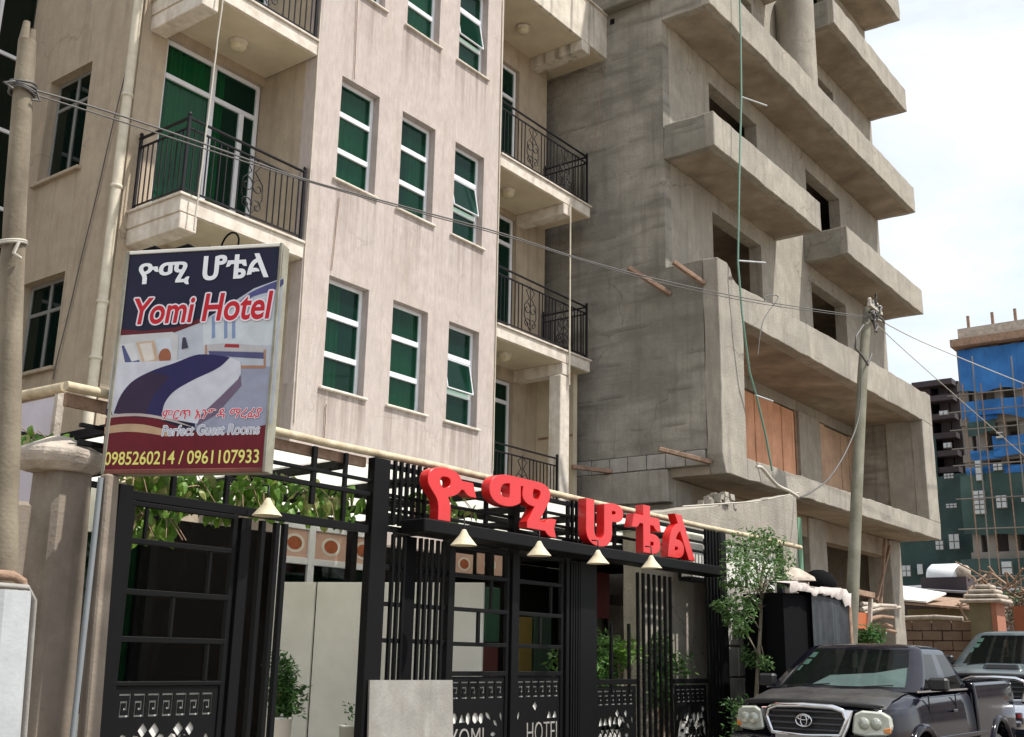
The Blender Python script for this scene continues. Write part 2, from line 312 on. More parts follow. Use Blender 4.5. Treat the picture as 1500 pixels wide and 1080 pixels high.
def plate_with_holes(outer, holes, extrude, name):
    cu = bpy.data.curves.new('p', 'CURVE'); cu.dimensions = '2D'; cu.fill_mode = 'BOTH'; cu.extrude = extrude
    for loop in [outer] + holes:
        sp = cu.splines.new('POLY'); sp.points.add(len(loop)-1); sp.use_cyclic_u = True
        for i, (x, y) in enumerate(loop): sp.points[i].co = (x, y, 0, 1)
    return curve_mesh(cu, name)

def pane_wall(mb, ax, xs, zs, holes, d0, d1, mi=0):
    """wall of thickness d0..d1 across axis ax ('y' : xs run along x; 'x' : xs run along y); holes = set of (i, j) grid cells left open"""
    P = (lambda u, d, z: (u, d, z)) if ax == 'y' else (lambda u, d, z: (d, u, z))
    def solid(i, j): return 0 <= i < len(xs)-1 and 0 <= j < len(zs)-1 and (i, j) not in holes
    for i in range(len(xs)-1):
        for j in range(len(zs)-1):
            if not solid(i, j): continue
            a, b, c, d = xs[i], xs[i+1], zs[j], zs[j+1]
            mb.add([P(a,d0,c),P(b,d0,c),P(b,d0,d),P(a,d0,d)], [(0,1,2,3)], mi); mb.add([P(a,d1,c),P(b,d1,c),P(b,d1,d),P(a,d1,d)], [(0,3,2,1)], mi)
            if not solid(i-1, j): mb.add([P(a,d0,c),P(a,d1,c),P(a,d1,d),P(a,d0,d)], [(0,1,2,3)], mi)
            if not solid(i+1, j): mb.add([P(b,d0,c),P(b,d1,c),P(b,d1,d),P(b,d0,d)], [(0,3,2,1)], mi)
            if not solid(i, j-1): mb.add([P(a,d0,c),P(b,d0,c),P(b,d1,c),P(a,d1,c)], [(0,1,2,3)], mi)
            if not solid(i, j+1): mb.add([P(a,d0,d),P(b,d0,d),P(b,d1,d),P(a,d1,d)], [(0,3,2,1)], mi)
# ---------------------------------------------------------------- ground
def ground_z(x): return 0.0 if x < 13 else min((x-13)*0.045, 1.4)
mb = MB(); xs = [-400, -60, 0, 13, 18, 24, 32, 44, 60, 120, 900]
for i in range(len(xs)-1):
    a, b = xs[i], xs[i+1]; mb.add([(a,-500,ground_z(a)-.02),(b,-500,ground_z(b)-.02),(b,900,ground_z(b)-.02),(a,900,ground_z(a)-.02)], [(0,1,2,3)])
struct(mb.build('ground', M['earth']))
mb = MB(); xs = [-40, 0, 13, 18, 24, 32, 44, 60]
for i in range(len(xs)-1):
    a, b = xs[i], xs[i+1]; mb.hexa([(a,-5,ground_z(a)-.3),(b,-5,ground_z(b)-.3),(b,5.9,ground_z(b)-.3),(a,5.9,ground_z(a)-.3),(a,-5,ground_z(a)),(b,-5,ground_z(b)),(b,5.9,ground_z(b)),(a,5.9,ground_z(a))])
struct(mb.build('road', M['asphalt']))
struct(MB().box(-20, 13, 5.9, 6.75, -.2, .13).build('pavement', M['paving'], bevel=.02))
struct(MB().box(4.3, 16.4, 6.75, 10.45, -.2, .2).build('courtyard_floor', M['paving']))

# ---------------------------------------------------------------- hotel
YF, YB = 10.5, 11.57                              # bay front, recessed wall
hotel = thing('hotel_building', 'pinkish beige four storey hotel with green glass windows and recessed iron-railed balconies', 'building', (7.13, 10.5, 0))
WX = [(9.68, 10.45), (10.95, 11.71), (12.20, 12.94)]
WZ = [(4.99, 6.55), (7.97, 9.56), (11.02, 12.60)]
xs = [9.19] + [v for w in WX for v in w] + [13.38]; zs = [0] + [v for w in WZ for v in w] + [16]
mb = MB(); pane_wall(mb, 'y', xs, zs, {(i, j) for i in (1,3,5) for j in (1,3,5)}, YF, YF+.22)
mb.build('bay_wall', M['stucco'], hotel)
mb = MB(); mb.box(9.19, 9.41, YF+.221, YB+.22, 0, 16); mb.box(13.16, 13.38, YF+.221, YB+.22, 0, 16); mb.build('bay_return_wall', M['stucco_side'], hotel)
DZ = [(3.90, 6.36), (6.90, 9.50), (9.90, 12.60)]
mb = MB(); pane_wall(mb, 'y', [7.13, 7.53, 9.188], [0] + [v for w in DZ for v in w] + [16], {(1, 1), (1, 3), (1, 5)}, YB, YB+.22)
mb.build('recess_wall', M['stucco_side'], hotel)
mb = MB(); pane_wall(mb, 'y', [13.382, 14.15, 15.28, 16.2], [0] + [v for w in DZ for v in w] + [16], {(1, 1), (1, 3), (1, 5)}, YB, YB+.22)
mb.box(16.0, 16.2, YB+.221, 20, 0, 16)
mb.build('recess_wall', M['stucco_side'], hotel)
mb = MB(); pane_wall(mb, 'x', [YB+.221, 12.67, 13.70, 14.42], [0, 5.0, 6.28, 7.73, 9.30, 16], {(1, 1), (1, 3)}, 7.13, 7.35)
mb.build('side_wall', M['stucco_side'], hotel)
# roof and inner floors close the building
mb = MB()
for z in (3.6, 6.64, 9.66, 13.1, 15.9): mb.box(7.36, 15.99, YB+.24, 20, z-.15, z)
mb.box(9.42, 13.15, 13.6, 13.7, 0, 15.7); mb.box(7.36, 9.4, 13.6+1.6, 13.7+1.6, 0, 15.7); mb.box(13.4, 15.98, 13.6, 13.7, 0, 15.7)
for z in (3.6, 6.64, 9.66, 13.1): mb.box(9.42, 13.15, YF+.24, YB+.23, z-.15, z)
mb.build('inner_floors', M['room'], hotel)
mb = MB(); mb.box(9.19, 13.38, YF, YB, 16, 16.1); mb.box(7.13, 16.2, YB+.001, 20, 16.0, 16.12); mb.build('roof', M['trim'], hotel)

# bay windows
def frame_mesh(w, h, bars, vbars=(), t=.055, d=.06, name='window_frame', mat=None):
    mb = MB(); mb.box(0, t, 0, d, 0, h); mb.box(w-t, w, 0, d, 0, h); mb.box(t, w-t, 0, d, 0, t); mb.box(t, w-t, 0, d, h-t, h)
    for z in bars: mb.box(t, w-t, -.004, d-.004, z-.04, z+.04)
    for (x, z0, z1) in vbars: mb.box(x-.03, x+.03, -.002, d-.006, z0, z1)
    return mb.mesh(name, mat or M['white'], .006)
def curtain_mesh(w, h, amp=.025, waves=7, seed=0, name='curtain', mat='curtain'):
    rr = random.Random(seed); mb = MB(); n = 48; vs = []
    ph = rr.random()*6
    for i in range(n+1):
        x = w*i/n; y = amp*math.sin(ph+x/w*waves*6.283) + amp*.5*math.sin(ph*2+x/w*waves*2.7*6.283)
        vs += [(x, y, 0), (x, y*.8, h)]
    return mb.add(vs, [(2*i, 2*i+2, 2*i+3, 2*i+1) for i in range(n)], 0, True).mesh(name, M[mat])
WW, WH = .76, 1.57
wm = frame_mesh(WW, WH, (.50, 1.06)); pm = MB().box(.05, WW-.05, 0, .008, 0, .50).mesh('pane', M['glass'])
sillm = MB().box(-.06, WW+.06, -.22, .0, -.035, .0).mesh('sill', M['trim'], .008)
sash = frame_mesh(WW-.11, .50, (), (), .022, .03, 'sash'); sashp = MB().box(.03, WW-.14, .01, .016, .03, .47).mesh('pane', M['glass'])
cm1 = curtain_mesh(WW*.98, 1.5, .02, 6, 1); cm2 = curtain_mesh(WW*.5, 1.5, .02, 4, 2)
for i, (x0, x1) in enumerate(WX):
    for j, (z0, z1) in enumerate(WZ):
        sx = (x1-x0)/WW; sz = (z1-z0)/WH; wl = (x0, YF+.12, z0)
        w = put('window', wm, hotel, wl, scale=(sx, 1, sz))
        def sub(nm, me, dx, dy, dz, rot=None, sc=None):
            o = bpy.data.objects.new(nm, me); COL.objects.link(o); o.parent = w; o.location = (dx, dy, dz)
            if rot: o.rotation_euler = rot
            if sc: o.scale = sc
            return o
        sub('pane', pm, 0, .025, .02, sc=(1, 1, .92)); sub('pane', pm, 0, .025, 1.10, sc=(1, 1, .88))
        if i == 2:                                # middle light tilted out
            s = sub('sash', sash, .055, .02, 1.02, rot=(R(-11), 0, 0)); s.location = (.055, -.0, 1.02)
            for v in (0,): s.rotation_euler = (R(-11), 0, 0)
            # hung from its top edge: mesh built upward, so shift down along the tilted plane
            s.location = (.055, -.0 - math.sin(R(11))*.50, 1.02 - math.cos(R(11))*.50)
            sub('sash_pane', sashp, .055, s.location[1], s.location[2], rot=(R(-11), 0, 0))
        else: sub('pane', pm, 0, .025, .54, sc=(1, 1, .96))
        sub('sill', sillm, 0, .055, 0)
        if (i, j) == (0, 0): sub('curtain', cm2, .02, .09, .04)
        elif (i, j) in ((0, 1), (1, 0), (1, 2)): sub('curtain', cm1, 0, .10, .04)
        elif i != 2: sub('curtain', cm2, .36, .12, .04)
# side wing windows
sm_ = MB(); 
for j, (z0, z1) in enumerate(((5.0, 6.28), (7.73, 9.30))):
    w_, h_ = 1.03, z1-z0; mb = MB(); t = .05; X = 7.13+.13
    mb.box(X, X+.05, 12.67, 12.67+t, z0, z1); mb.box(X, X+.05, 13.70-t, 13.70, z0, z1); mb.box(X, X+.05, 12.67+t, 13.7-t, z0, z0+t); mb.box(X, X+.05, 12.67+t, 13.7-t, z1-t, z1)
    mb.box(X-.003, X+.047, 12.67+t, 13.7-t, z1-.45, z1-.40); mb.box(X-.002, X+.046, 13.16, 13.21, z0+t, z1-t)
    w = mb.build('window', flat('dim_frame', (.20, .20, .19), .6), hotel, bevel=.005)
    MB().box(X+.02, X+.028, 12.7, 13.67, z0+.02, z1-.02).build('pane', M['glassd'], w)
    MB().box(7.06, 7.13+.12, 12.60, 13.77, z0-.05, z0-.001).build('sill', M['stucco_side'], w, bevel=.006)
MB().box(8.4, 8.5, 12.3, 14.3, 4.8, 9.6).build('inner_partition', M['dark'], hotel)
# curtain wall of the far wing, facing the street, left of the picture
cw = MB(); 
for k in range(7): cw.box(2.0, 7.11, 14.40, 14.46, 4.05+k*1.15, 4.05+k*1.15+.05)
for x in (2.0, 3.2, 4.4, 5.7, 6.6): cw.box(x, x+.05, 14.405, 14.47, 0, 12)
cwo = cw.build('glazed_wall_frame', M['white'], hotel)
for k in range(6):
    for a, b in ((4.45, 5.70), (5.75, 6.60), (6.65, 7.12)):
        MB().box(a, b, 14.44, 14.45, 4.10+k*1.15, 4.05+(k+1)*1.15).build('pane', M['glassd'], cwo)
MB().box(1.5, 7.12, 14.8, 20, 0, 12).build('far_wing_core', M['dark'], hotel)

# balcony doors
def door(x0, x1, z0, z1, y, verts, transom, curtains):
    mb = MB(); t = .06; y0, y1 = y, y+.06
    mb.box(x0, x0+t, y0, y1, z0, z1); mb.box(x1-t, x1, y0, y1, z0, z1); mb.box(x0+t, x1-t, y0, y1, z1-t, z1); mb.box(x0+t, x1-t, y0, y1, z0, z0+t)
    mb.box(x0+t, x1-t, y0-.004, y1-.004, transom-.035, transom+.035)
    for x, full in verts: mb.box(x-.04, x+.04, y0-.008, y1-.008, z0+t, z1-t if full else transom-.035)
    d = mb.build('balcony_door', M['white'], hotel, bevel=.006)
    ed = [x0+t] + [v for v, f in verts] + [x1-t]
    for a, b in zip(ed, ed[1:]): MB().box(a, b, y+.03, y+.036, z0+t, transom).build('pane', M['glass'], d)
    ed = [x0+t] + [v for v, f in verts if f] + [x1-t]
    for a, b in zip(ed, ed[1:]): MB().box(a, b, y+.03, y+.036, transom, z1-t).build('pane', M['glass'], d)
    for k, (a, b) in enumerate(curtains): put('curtain', curtain_mesh(b-a, z1-z0-.1, .035, (b-a)*8, k, 'curtain', 'curtainb'), d, (a, y+.10, z0+.05))
for z0, z1 in DZ:
    door(7.54, 9.17, z0, z1, YB+.08, ((8.36, True), (8.88, False)), z0+2.08, ((7.6, 8.0), (8.02, 8.34), (8.42, 8.62)))
    door(14.16, 15.27, z0, z1, YB+.08, ((14.7, True),), z0+2.08, ((14.2, 14.6),))

# balconies
def spiral(c, r0, r1, t0, t1, n=18, plane='x'):
    pts = []
    for i in range(n+1):
        f = i/n; r = r0+(r1-r0)*f; t = t0+(t1-t0)*f; u = r*math.cos(t); v = r*math.sin(t)
        pts.append(Vector((c[0]+u, c[1], c[2]+v)) if plane == 'x' else Vector((c[0], c[1]+u, c[2]+v)))
    return pts
balm = MB().box(-.007, .007, -.007, .007, 0, .80).mesh('baluster', M['iron'])
def scroll_mesh(plane, pot=True):
    mb = MB(); g = lambda u, z: (u, 0, z) if plane == 'x' else (0, u, z)
    for s in (-1, 1):
        mb.tube(spiral(g(s*.085, .16), .10, .015, 0 if s < 0 else math.pi, (0 if s < 0 else math.pi)+s*-7.5, 22, plane), .008, 4)
        mb.tube(spiral(g(s*.09, .42), .11, .02, math.pi/2, math.pi/2+s*6.5, 22, plane), .008, 4)
        mb.tube([g(s*.02, .06), g(s*.17, .28), g(s*.16, .48), g(s*.03, .62), g(s*.12, .74), g(0, .82)], .008, 4)
    mb.tube([g(0, .0), g(0, .84)], .008, 4)
    return mb.mesh('scroll', M['iron'])
scx, scy = scroll_mesh('x'), scroll_mesh('y')
def railing(segs, zf, posts, name='railing'):
    """segs: (axis, fixed, a, b, scrolls) with zf the floor level"""
    mb = MB()
    for ax, fx, a, b, sc in segs:
        g = (lambda u, z: (u, fx, z)) if ax == 'x' else (lambda u, z: (fx, u, z))
        for z, w in ((1.0, .04), (.87, .028), (.07, .022)): mb.bar(g(a, zf+z), g(b, zf+z), w, .022)
    for (x, y) in posts:
        mb.box(x-.018, x+.018, y-.018, y+.018, zf, zf+1.03); mb.lathe((x, y, zf+1.03), [(0, 0), (.02, .0), (.028, .02), (.018, .045), (0, .055)], 8)
    r = mb.build(name, M['iron'], hotel, bevel=.003)
    for ax, fx, a, b, sc in segs:
        n = max(2, round(abs(b-a)/.10)); 
        for k in range(1, n):
            u = a+(b-a)*k/n
            if any(abs(u-s) < .19 for s in sc): continue
            put('baluster', balm, r, (u, fx, zf+.07) if ax == 'x' else (fx, u, zf+.07))
        for s in sc: put('scroll', scx if ax == 'x' else scy, r, (s, fx, zf+.06) if ax == 'x' else (fx, s, zf+.06))
    return r
def balcony(x0, x1, zt, zb, beamx, railsegs, posts, blk=.22):
    s = MB().box(x0, x1, YF-.005, YB, zb, zt-.035).build('balcony_slab', M['trim'], hotel, bevel=.006)
    mb = MB(); mb.box(x0-(.03 if x0 < 9 else 0), x1+(.03 if x1 > 14 else 0), YF-.035, YB, zt-.034, zt); mb.build('edge_strip', M['trim'], s, bevel=.006)
    MB().box(x0+.02, x1-.02, YF+.02, YB-.005, zb-.012, zb-.001).build('plastered_ceiling', M['soffit'], s)
    MB().box(beamx, beamx+.25, YF-.012, YB, zb-blk, zb-.013).build('cantilever_beam', M['trim'], s, bevel=.01)
    if railsegs: railing(railsegs, zt, posts)
    return s
for zt in (6.87, 9.87):
    balcony(7.23, 9.188, zt, zt-.235, 7.24, [('x', YF+.04, 7.27, 9.16, (8.30,)), ('y', 7.27, YF+.04, YB-.02, ())], [(7.27, YF+.04), (9.15, YF+.04), (7.27, YB-.05)])
for zt, xe in ((3.87, 15.2), (6.83, 16.15), (9.84, 16.15)):
    balcony(13.382, 16.15, zt, zt-.235, 15.26, [('x', YF+.04, 13.42, xe if xe < 16 else 16.1, (14.35, 15.35) if xe > 16 else (14.2,))] + ([('y', 16.1, YF+.04, YB-.02, (11.05,))] if xe > 16 else []), [(13.42, YF+.04), (min(xe, 16.1), YF+.04)] + ([(16.1, YB-.05)] if xe > 16 else []))
def ceiling_lamp(x, y, z):
    mb = MB(); mb.lathe((x, y, z), [(.13, 0), (.135, -.03), (.12, -.05)], 18); o = mb.build('ceiling_lamp', M['trim'], hotel)
    MB().lathe((x, y, z-.045), [(.118, 0), (.11, -.05), (.07, -.085), (0, -.10)], 18).build('lamp_bowl', M['cream'], o)
ceiling_lamp(8.30, 11.10, 9.62)
for z in (6.585, 9.595): ceiling_lamp(14.25, 11.0, z)
ceiling_lamp(14.6, 11.0, 13.03)
# top right balcony with tall streaked fascia
s = MB().box(13.382, 16.80, YF-.10, YB+.3, 13.05, 13.25).build('upper_balcony_slab', M['soffit'], hotel)
mb = MB(); mb.box(13.382, 16.86, YF-.16, YF-.06, 13.06, 14.0); mb.box(16.76, 16.86, YF-.059, YB+.3, 13.06, 14.0); mb.build('fascia', M['fascia'], s, bevel=.01)
MB().box(15.60, 15.88, YF-.17, YB, 12.84, 13.049).build('cantilever_beam', M['fascia'], s, bevel=.01)
MB().box(13.385, 16.90, YF-.20, YF-.02, 14.001, 14.04).build('edge_strip', M['trim'], s, bevel=.005)
# column and end wall of the lowest balcony
MB().box(15.21, 15.49, YF-.01, YF+.24, 0, 6.36).build('corner_column', M['trim'], hotel, bevel=.012)
MB().box(16.0, 16.12, YF+.25, YB-.001, 3.87, 6.58).build('end_panel', M['soffit'], hotel)
MB().box(15.985, 15.999, YF+.26, YB-.05, 5.42, 5.46).build('panel_joint', M['timber'], hotel)
mb = MB(); mb.tube([(15.42, YF-.05, 6.2), (15.42, YF-.05, 9.6)], .016, 6); mb.build('waste_pipe', M['pvc'], hotel)
# drain pipe at the corner
mb = MB(); mb.tube([(7.02, YB-.02, 1.5), (7.02, YB-.02, 16)], .062, 12); dp = mb.build('drain_pipe', M['pvc'], hotel)
for z in (4.9, 5.6, 7.1, 8.35, 11.2):
    MB().lathe((7.02, YB-.02, z), [(.063, 0), (.075, .004), (.075, .045), (.063, .05)], 12).build('pipe_bracket', M['pvc'], dp)
# ground floor of the hotel behind the courtyard
MB().box(4.6, 7.12, 10.30, 10.45, .2, .95).build('ground_floor_parapet', M['whitepanel'], hotel); MB().box(4.6, 7.12, 10.30, 10.45, 2.75, 3.3).build('shopfront_lintel', M['whitepanel'], hotel)
for a, b in ((4.6, 5.4), (5.44, 6.2), (6.24, 7.1)): MB().box(a, b, 10.36, 10.38, .95, 2.75).build('shopfront_pane', M['glassd'], hotel)
for x in (4.56, 5.40, 6.20, 7.08): MB().box(x, x+.04, 10.33, 10.40, .951, 2.749).build('shopfront_mullion', M['blackmat'], hotel)
MB().box(4.6, 7.12, 11.2, 11.3, .2, 3.3).build('lobby_wall', surf('lobby_green', (.22, .28, .25), (.14, .18, .16), 1), hotel)
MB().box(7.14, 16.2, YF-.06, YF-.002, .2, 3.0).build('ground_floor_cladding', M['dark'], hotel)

# ---------------------------------------------------------------- unfinished concrete building
CX = 16.5; CF = 8.07; CW = 9.10; CE = 28.62
conc = thing('unfinished_concrete_building', 'raw grey concrete frame building under construction with staggered balcony slabs and empty window openings', 'building', (CX, CF, 0))
cx = [CX+.252, 18.43, 20.70, 23.45, 25.65, CE]; cz = [4.62, 8.55, 10.20, 11.5, 13.05, 14.5, 16.05, 17.4, 19.0, 22.5]
mb = MB(); pane_wall(mb, 'y', cx, cz, {(i, j) for i in (1, 3) for j in (1, 3, 5, 7)} | {(0, 0), (1, 0), (2, 0), (3, 0), (4, 0)}, CW, CW+.28)
mb.build('front_wall', M['conc'], conc, bevel=0)
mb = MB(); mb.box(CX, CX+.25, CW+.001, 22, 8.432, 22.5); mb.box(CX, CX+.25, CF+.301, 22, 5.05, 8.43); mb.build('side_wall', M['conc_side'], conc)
mb = MB(); mb.box(CX+.26, CE, 21.8, 22, 0, 22.5); mb.box(CE-.25, CE, CW+.29, 21.79, 0, 22.5); mb.build('rear_walls', M['conc'], conc)
for z in (4.62, 7.55, 10.57, 13.5, 16.5, 19.4): MB().box(CX+.26, CE-.26, CW+.29, 21.7, z, z+.25).build('floor_slab', M['conc_under'], conc)
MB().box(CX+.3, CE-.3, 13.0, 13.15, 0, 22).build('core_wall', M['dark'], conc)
def band(name, x0, x1, zb, zt, y1=CW, t=.16, side=True):
    """a projecting slab with an upstand edge round it"""
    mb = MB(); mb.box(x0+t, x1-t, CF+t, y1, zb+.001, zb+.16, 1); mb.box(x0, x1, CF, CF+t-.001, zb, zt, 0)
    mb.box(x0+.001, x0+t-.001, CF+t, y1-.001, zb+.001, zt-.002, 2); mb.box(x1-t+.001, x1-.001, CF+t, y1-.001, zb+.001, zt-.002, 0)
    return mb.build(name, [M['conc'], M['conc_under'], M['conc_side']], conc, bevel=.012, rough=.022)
band('balcony_slab', CX, CE, 13.47, 14.20)
band('balcony_slab', CX, 21.55, 10.57, 11.25)
band('balcony_slab', 23.11, CE, 10.57, 11.24)
band('balcony_slab', 23.12, CE-.05, 16.47, 17.15)
band('balcony_slab', 24.9, CE-.02, 19.36, 20.0)
band('balcony_slab', CX, 21.5, 16.47, 17.15)
mb = MB(); mb.box(CX-.22, CX-.001, 9.15, 14.5, 14.02, 14.9); mb.build('side_ledge', M['conc_side'], conc, bevel=.02)
MB().lathe((22.35, 8.75, 14.2), [(.46, 0), (.46, 2.6)], 28).build('round_column', M['conc'], conc)
# the big framed box
T = .30
def chip(pts, name, mat): return MB().prism(pts, (0, T, 0)).build(name, mat, conc, bevel=.012, rough=.02)
chip([(CX, CF, 4.95), (CX+.04, CF, 4.80), (CX+.12, CF, 4.62), (17.42, CF, 4.62), (17.42, CF, 7.50), (17.42, CF, 8.12), (17.2, CF, 8.16), (17.05, CF, 8.22), (16.98, CF, 8.36), (16.86, CF, 8.43), (CX, CF, 8.43)], 'box_side_band', M['conc'])
chip([(17.421, CF, 7.50), (27.75, CF, 7.56), (CE, CF, 7.56), (CE, CF, 8.36), (28.2, CF, 8.37), (27.9, CF, 8.33), (24, CF, 8.30), (20, CF, 8.20), (18.2, CF, 8.17), (17.421, CF, 8.12)], 'box_top_band', M['conc'])
chip([(27.75, CF, 5.05), (CE, CF, 5.05), (CE, CF, 7.559), (27.75, CF, 7.559)], 'box_side_band', M['conc'])
chip([(17.421, CF, 4.62), (CE, CF, 4.62), (CE, CF, 5.049), (27.75, CF, 5.049), (17.421, CF, 5.0)], 'box_bottom_band', M['conc'])
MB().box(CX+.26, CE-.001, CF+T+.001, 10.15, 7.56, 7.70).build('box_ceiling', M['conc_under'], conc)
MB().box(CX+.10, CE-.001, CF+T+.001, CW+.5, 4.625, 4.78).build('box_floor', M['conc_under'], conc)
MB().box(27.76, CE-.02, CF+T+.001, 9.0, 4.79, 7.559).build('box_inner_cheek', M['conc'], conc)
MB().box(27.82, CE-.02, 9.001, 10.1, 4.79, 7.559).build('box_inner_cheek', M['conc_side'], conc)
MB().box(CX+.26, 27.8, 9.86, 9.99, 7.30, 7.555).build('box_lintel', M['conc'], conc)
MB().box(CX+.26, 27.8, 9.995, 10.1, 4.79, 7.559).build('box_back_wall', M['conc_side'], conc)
BY = 9.88
def boards(x0, x1, mat, n, rr):
    xs = [x0+(x1-x0)*k/n for k in range(n+1)]
    for a, b in zip(xs, xs[1:]):
        j = rr.uniform(-.015, .015); MB().box(a+.006, b-.006, BY+j, BY+.03+j, 4.80, 7.28+rr.uniform(-.03, .0)).build('plywood_board', mat, conc, bevel=.004)
rr = random.Random(5)
xa = A(1088, 545, 1, BY)[0]; xb = A(1162, 620, 1, BY)[0]
boards(17.6, xb, M['ply'], 9, rr)
MB().box(xb+.01, xb+.10, BY-.04, BY+.05, 4.80, 7.29).build('timber_stud', M['timber'], conc, bevel=.005)
xc = A(1196, 640, 1, BY)[0]; xd = A(1263, 650, 1, BY)[0]
MB().box(xb+.11, xc-.01, BY-.10, BY+.1, 4.80, 7.295).build('box_pier', M['conc'], conc, bevel=.01)
boards(xc, xd, M['plyb'], 6, rr); boards(xd+.02, 27.6, M['ply'], 3, rr)
# block row and ground beam on the side
bme = MB().box(-.10, .10, .008, .372, .006, .262).mesh('concrete_block', M['block'], .008)
y = 8.40
while y < 12.2:
    put('concrete_block', bme, conc, (CX+.085+random.uniform(-.006, .006), y, 4.775)); y += .38
MB().box(CX+.06, CX+.2, CF+.31, 12.6, 4.77, 5.049).build('mortar_core', M['conc_side'], conc)
MB().box(CX-.03, CX+.4, 9.12, 14, 4.2, 4.765).build('ground_beam', M['conc'], conc, bevel=.015, rough=.02)
# ground floor
for a, b in ((22.62, 23.55), (27.80, 28.6), (16.7, 17.4)): MB().box(a, b, CW, CW+.6, 0, 4.615).build('ground_column', M['conc'], conc, bevel=.015, rough=.02)
MB().box(17.41, 27.79, CW+.05, CW+.4, 4.18, 4.614).build('ground_beam', M['conc_under'], conc)
MB().box(CX, CE, 11.0, 11.2, 0, 4.6).build('shadowed_rear_wall', M['dark'], conc)  # near-black colour carries the deep shade of the openings
MB().box(CX+.02, CX+.2, 9.75, 12, 0, 4.19).build('ground_side_wall', M['conc_side'], conc)
# form ties and rust holes on the side wall
for (px, py) in ((897, 32),):
    p = A(px, py, 0, CX); MB().box(CX-.004, CX+.02, p[1]-.05, p[1]+.05, p[2]-.06, p[2]+.06).build('formwork_hole', M['dark'], conc)
# timbers standing out of the side wall
def prop(a, b, label, r=.045):
    d = Vector(b)-Vector(a); mb = MB(); mb.bar(a, b, r*2.0, r*1.6); o = mb.build('timber_prop', M['timber'], None, bevel=.008); solo(o, label, 'timber beam', 'timbers sticking out of the concrete wall')
def outward(p1, p2, out):                         # p1 = free end pixel, p2 = end in the wall
    q = A(*p2, 0, CX); return A(*p1, 0, CX-out), q
for p1, p2, o_, lb in (((920, 392), (982, 431), .55, 'weathered timber sticking out of the bare wall just left of the box parapet corner'), ((986, 384), (1032, 416), .5, 'short timber leaning out beside the chipped top corner of the box'),
        ((965, 658), (1042, 677), .55, 'timber poking out over the row of grey blocks near the box corner'), ((838, 684), (896, 691), .6, 'brown timber poking out beside the lowest hotel balcony column')):
    a, b = outward(p1, p2, o_); prop(a, b, lb)
# ---------------------------------------------------------------- street fence of the hotel courtyard
FY = 7.0
fence = thing('iron_fence', 'black iron slat fence of the hotel courtyard with a bamboo top rail', 'fence', (4.54, FY, 0))
mb = MB(); xs = [4.05, 5.3, 6.6, 8.0, 9.4, 10.9, 12.3, 13.7, 15.2, 16.98]
mb.tube([(x, FY+random.uniform(-.006, .006), 3.375+random.uniform(-.012, .012)) for x in xs], .036, 10); 
for x in xs[1:-1]: mb.lathe((x-.0, FY, 3.375), [(0, -.0)], 3)
mb.build('bamboo_top_rail', M['bamboo'], fence)
MB().tube([(4.08, FY+.05, 3.37), (4.06, 8.2, 3.38), (4.05, 9.6, 3.38)], .04, 8).build('bamboo_side_rail', M['bamboo'], fence)
MB().box(4.10, 7.10, FY+.05, FY+.09, 3.24, 3.33).build('fascia_board', M['timber'], fence)
def fbox(nm, x0, x1, z0, z1, w=.05, dy=0.0, par=None): return MB().box(x0, x1, FY-w/2+dy, FY+w/2+dy, z0, z1).build(nm, M['black'], par or fence, bevel=.004)
for x0, x1, zt in ((4.54, 4.655, 2.74), (5.66, 5.76, 2.62), (7.12, 7.33, 3.33), (8.22, 8.29, 2.66), (9.245, 9.35, 3.3), (10.24, 10.30, 2.66), (10.52, 10.86, 2.65), (14.05, 14.22, 3.33), (16.1, 16.2, 3.33)): fbox('post', x0, x1, 0.13, zt, .09)
for x in (5.88, 6.03, 6.12): fbox('post', x, x+.045, .13, 2.62, .05)
for x0, x1, z, h in ((4.656, 7.119, 2.64, .07), (4.2, 7.118, 3.10, .03), (4.2, 7.118, 2.97, .04), (7.34, 13.66, 3.26, .045), (7.34, 13.66, 3.13, .03), (7.34, 13.66, 3.0, .03), (7.34, 10.5, 2.87, .03), (7.331, 8.219, 2.68, .05), (7.331, 8.219, 2.34, .04), (7.331, 8.219, 2.01, .04), (7.331, 8.219, 1.69, .04), (14.23, 16.09, 3.2, .03)):
    fbox('rail', x0, x1, z, z+h, .04, .003)
for x in (6.40, 7.9+.9, 9.85, 10.3, 11.3, 12.1): fbox('rail_post', x, x+.05, 2.82, 3.32, .035, .006)
for x in (5.0, 5.5, 6.78): fbox('rail_post', x, x+.04, 2.70, 3.32, .035, .006)
barm = MB().box(0, .032, -.018, .018, 0, 1).mesh('bar', M['black'], .003)
def bars(xs, z0, z1, dy=0.0):
    for x in xs: put('bar', barm, fence, (x, FY+dy, z0), scale=(1, 1, z1-z0))
bars([7.40+.085*k for k in range(6)], 2.74, 3.34, -.02)
bars([7.42, 7.50, 7.575, 7.80, 7.88, 7.96, 8.05, 8.13], .3, 2.66, -.02)
MB().box(7.62, 7.76, FY-.02, FY+.02, .3, 2.66).build('flat_bar', M['blackmat'], fence)
bars([10.34+.05*k for k in range(4)], .3, 2.65, -.02); bars([10.36+.09*k for k in range(6)], 2.82, 3.33, -.02)
bars([11.80+.135*k for k in range(7)], .2, 2.62, -.02); bars([13.63+.095*k for k in range(5)], .13, 3.33, -.02)
bars([11.22, 11.62], 1.2, 2.0, 0)
bars([12.9, 14.9], 2.62, 3.3, -.01)
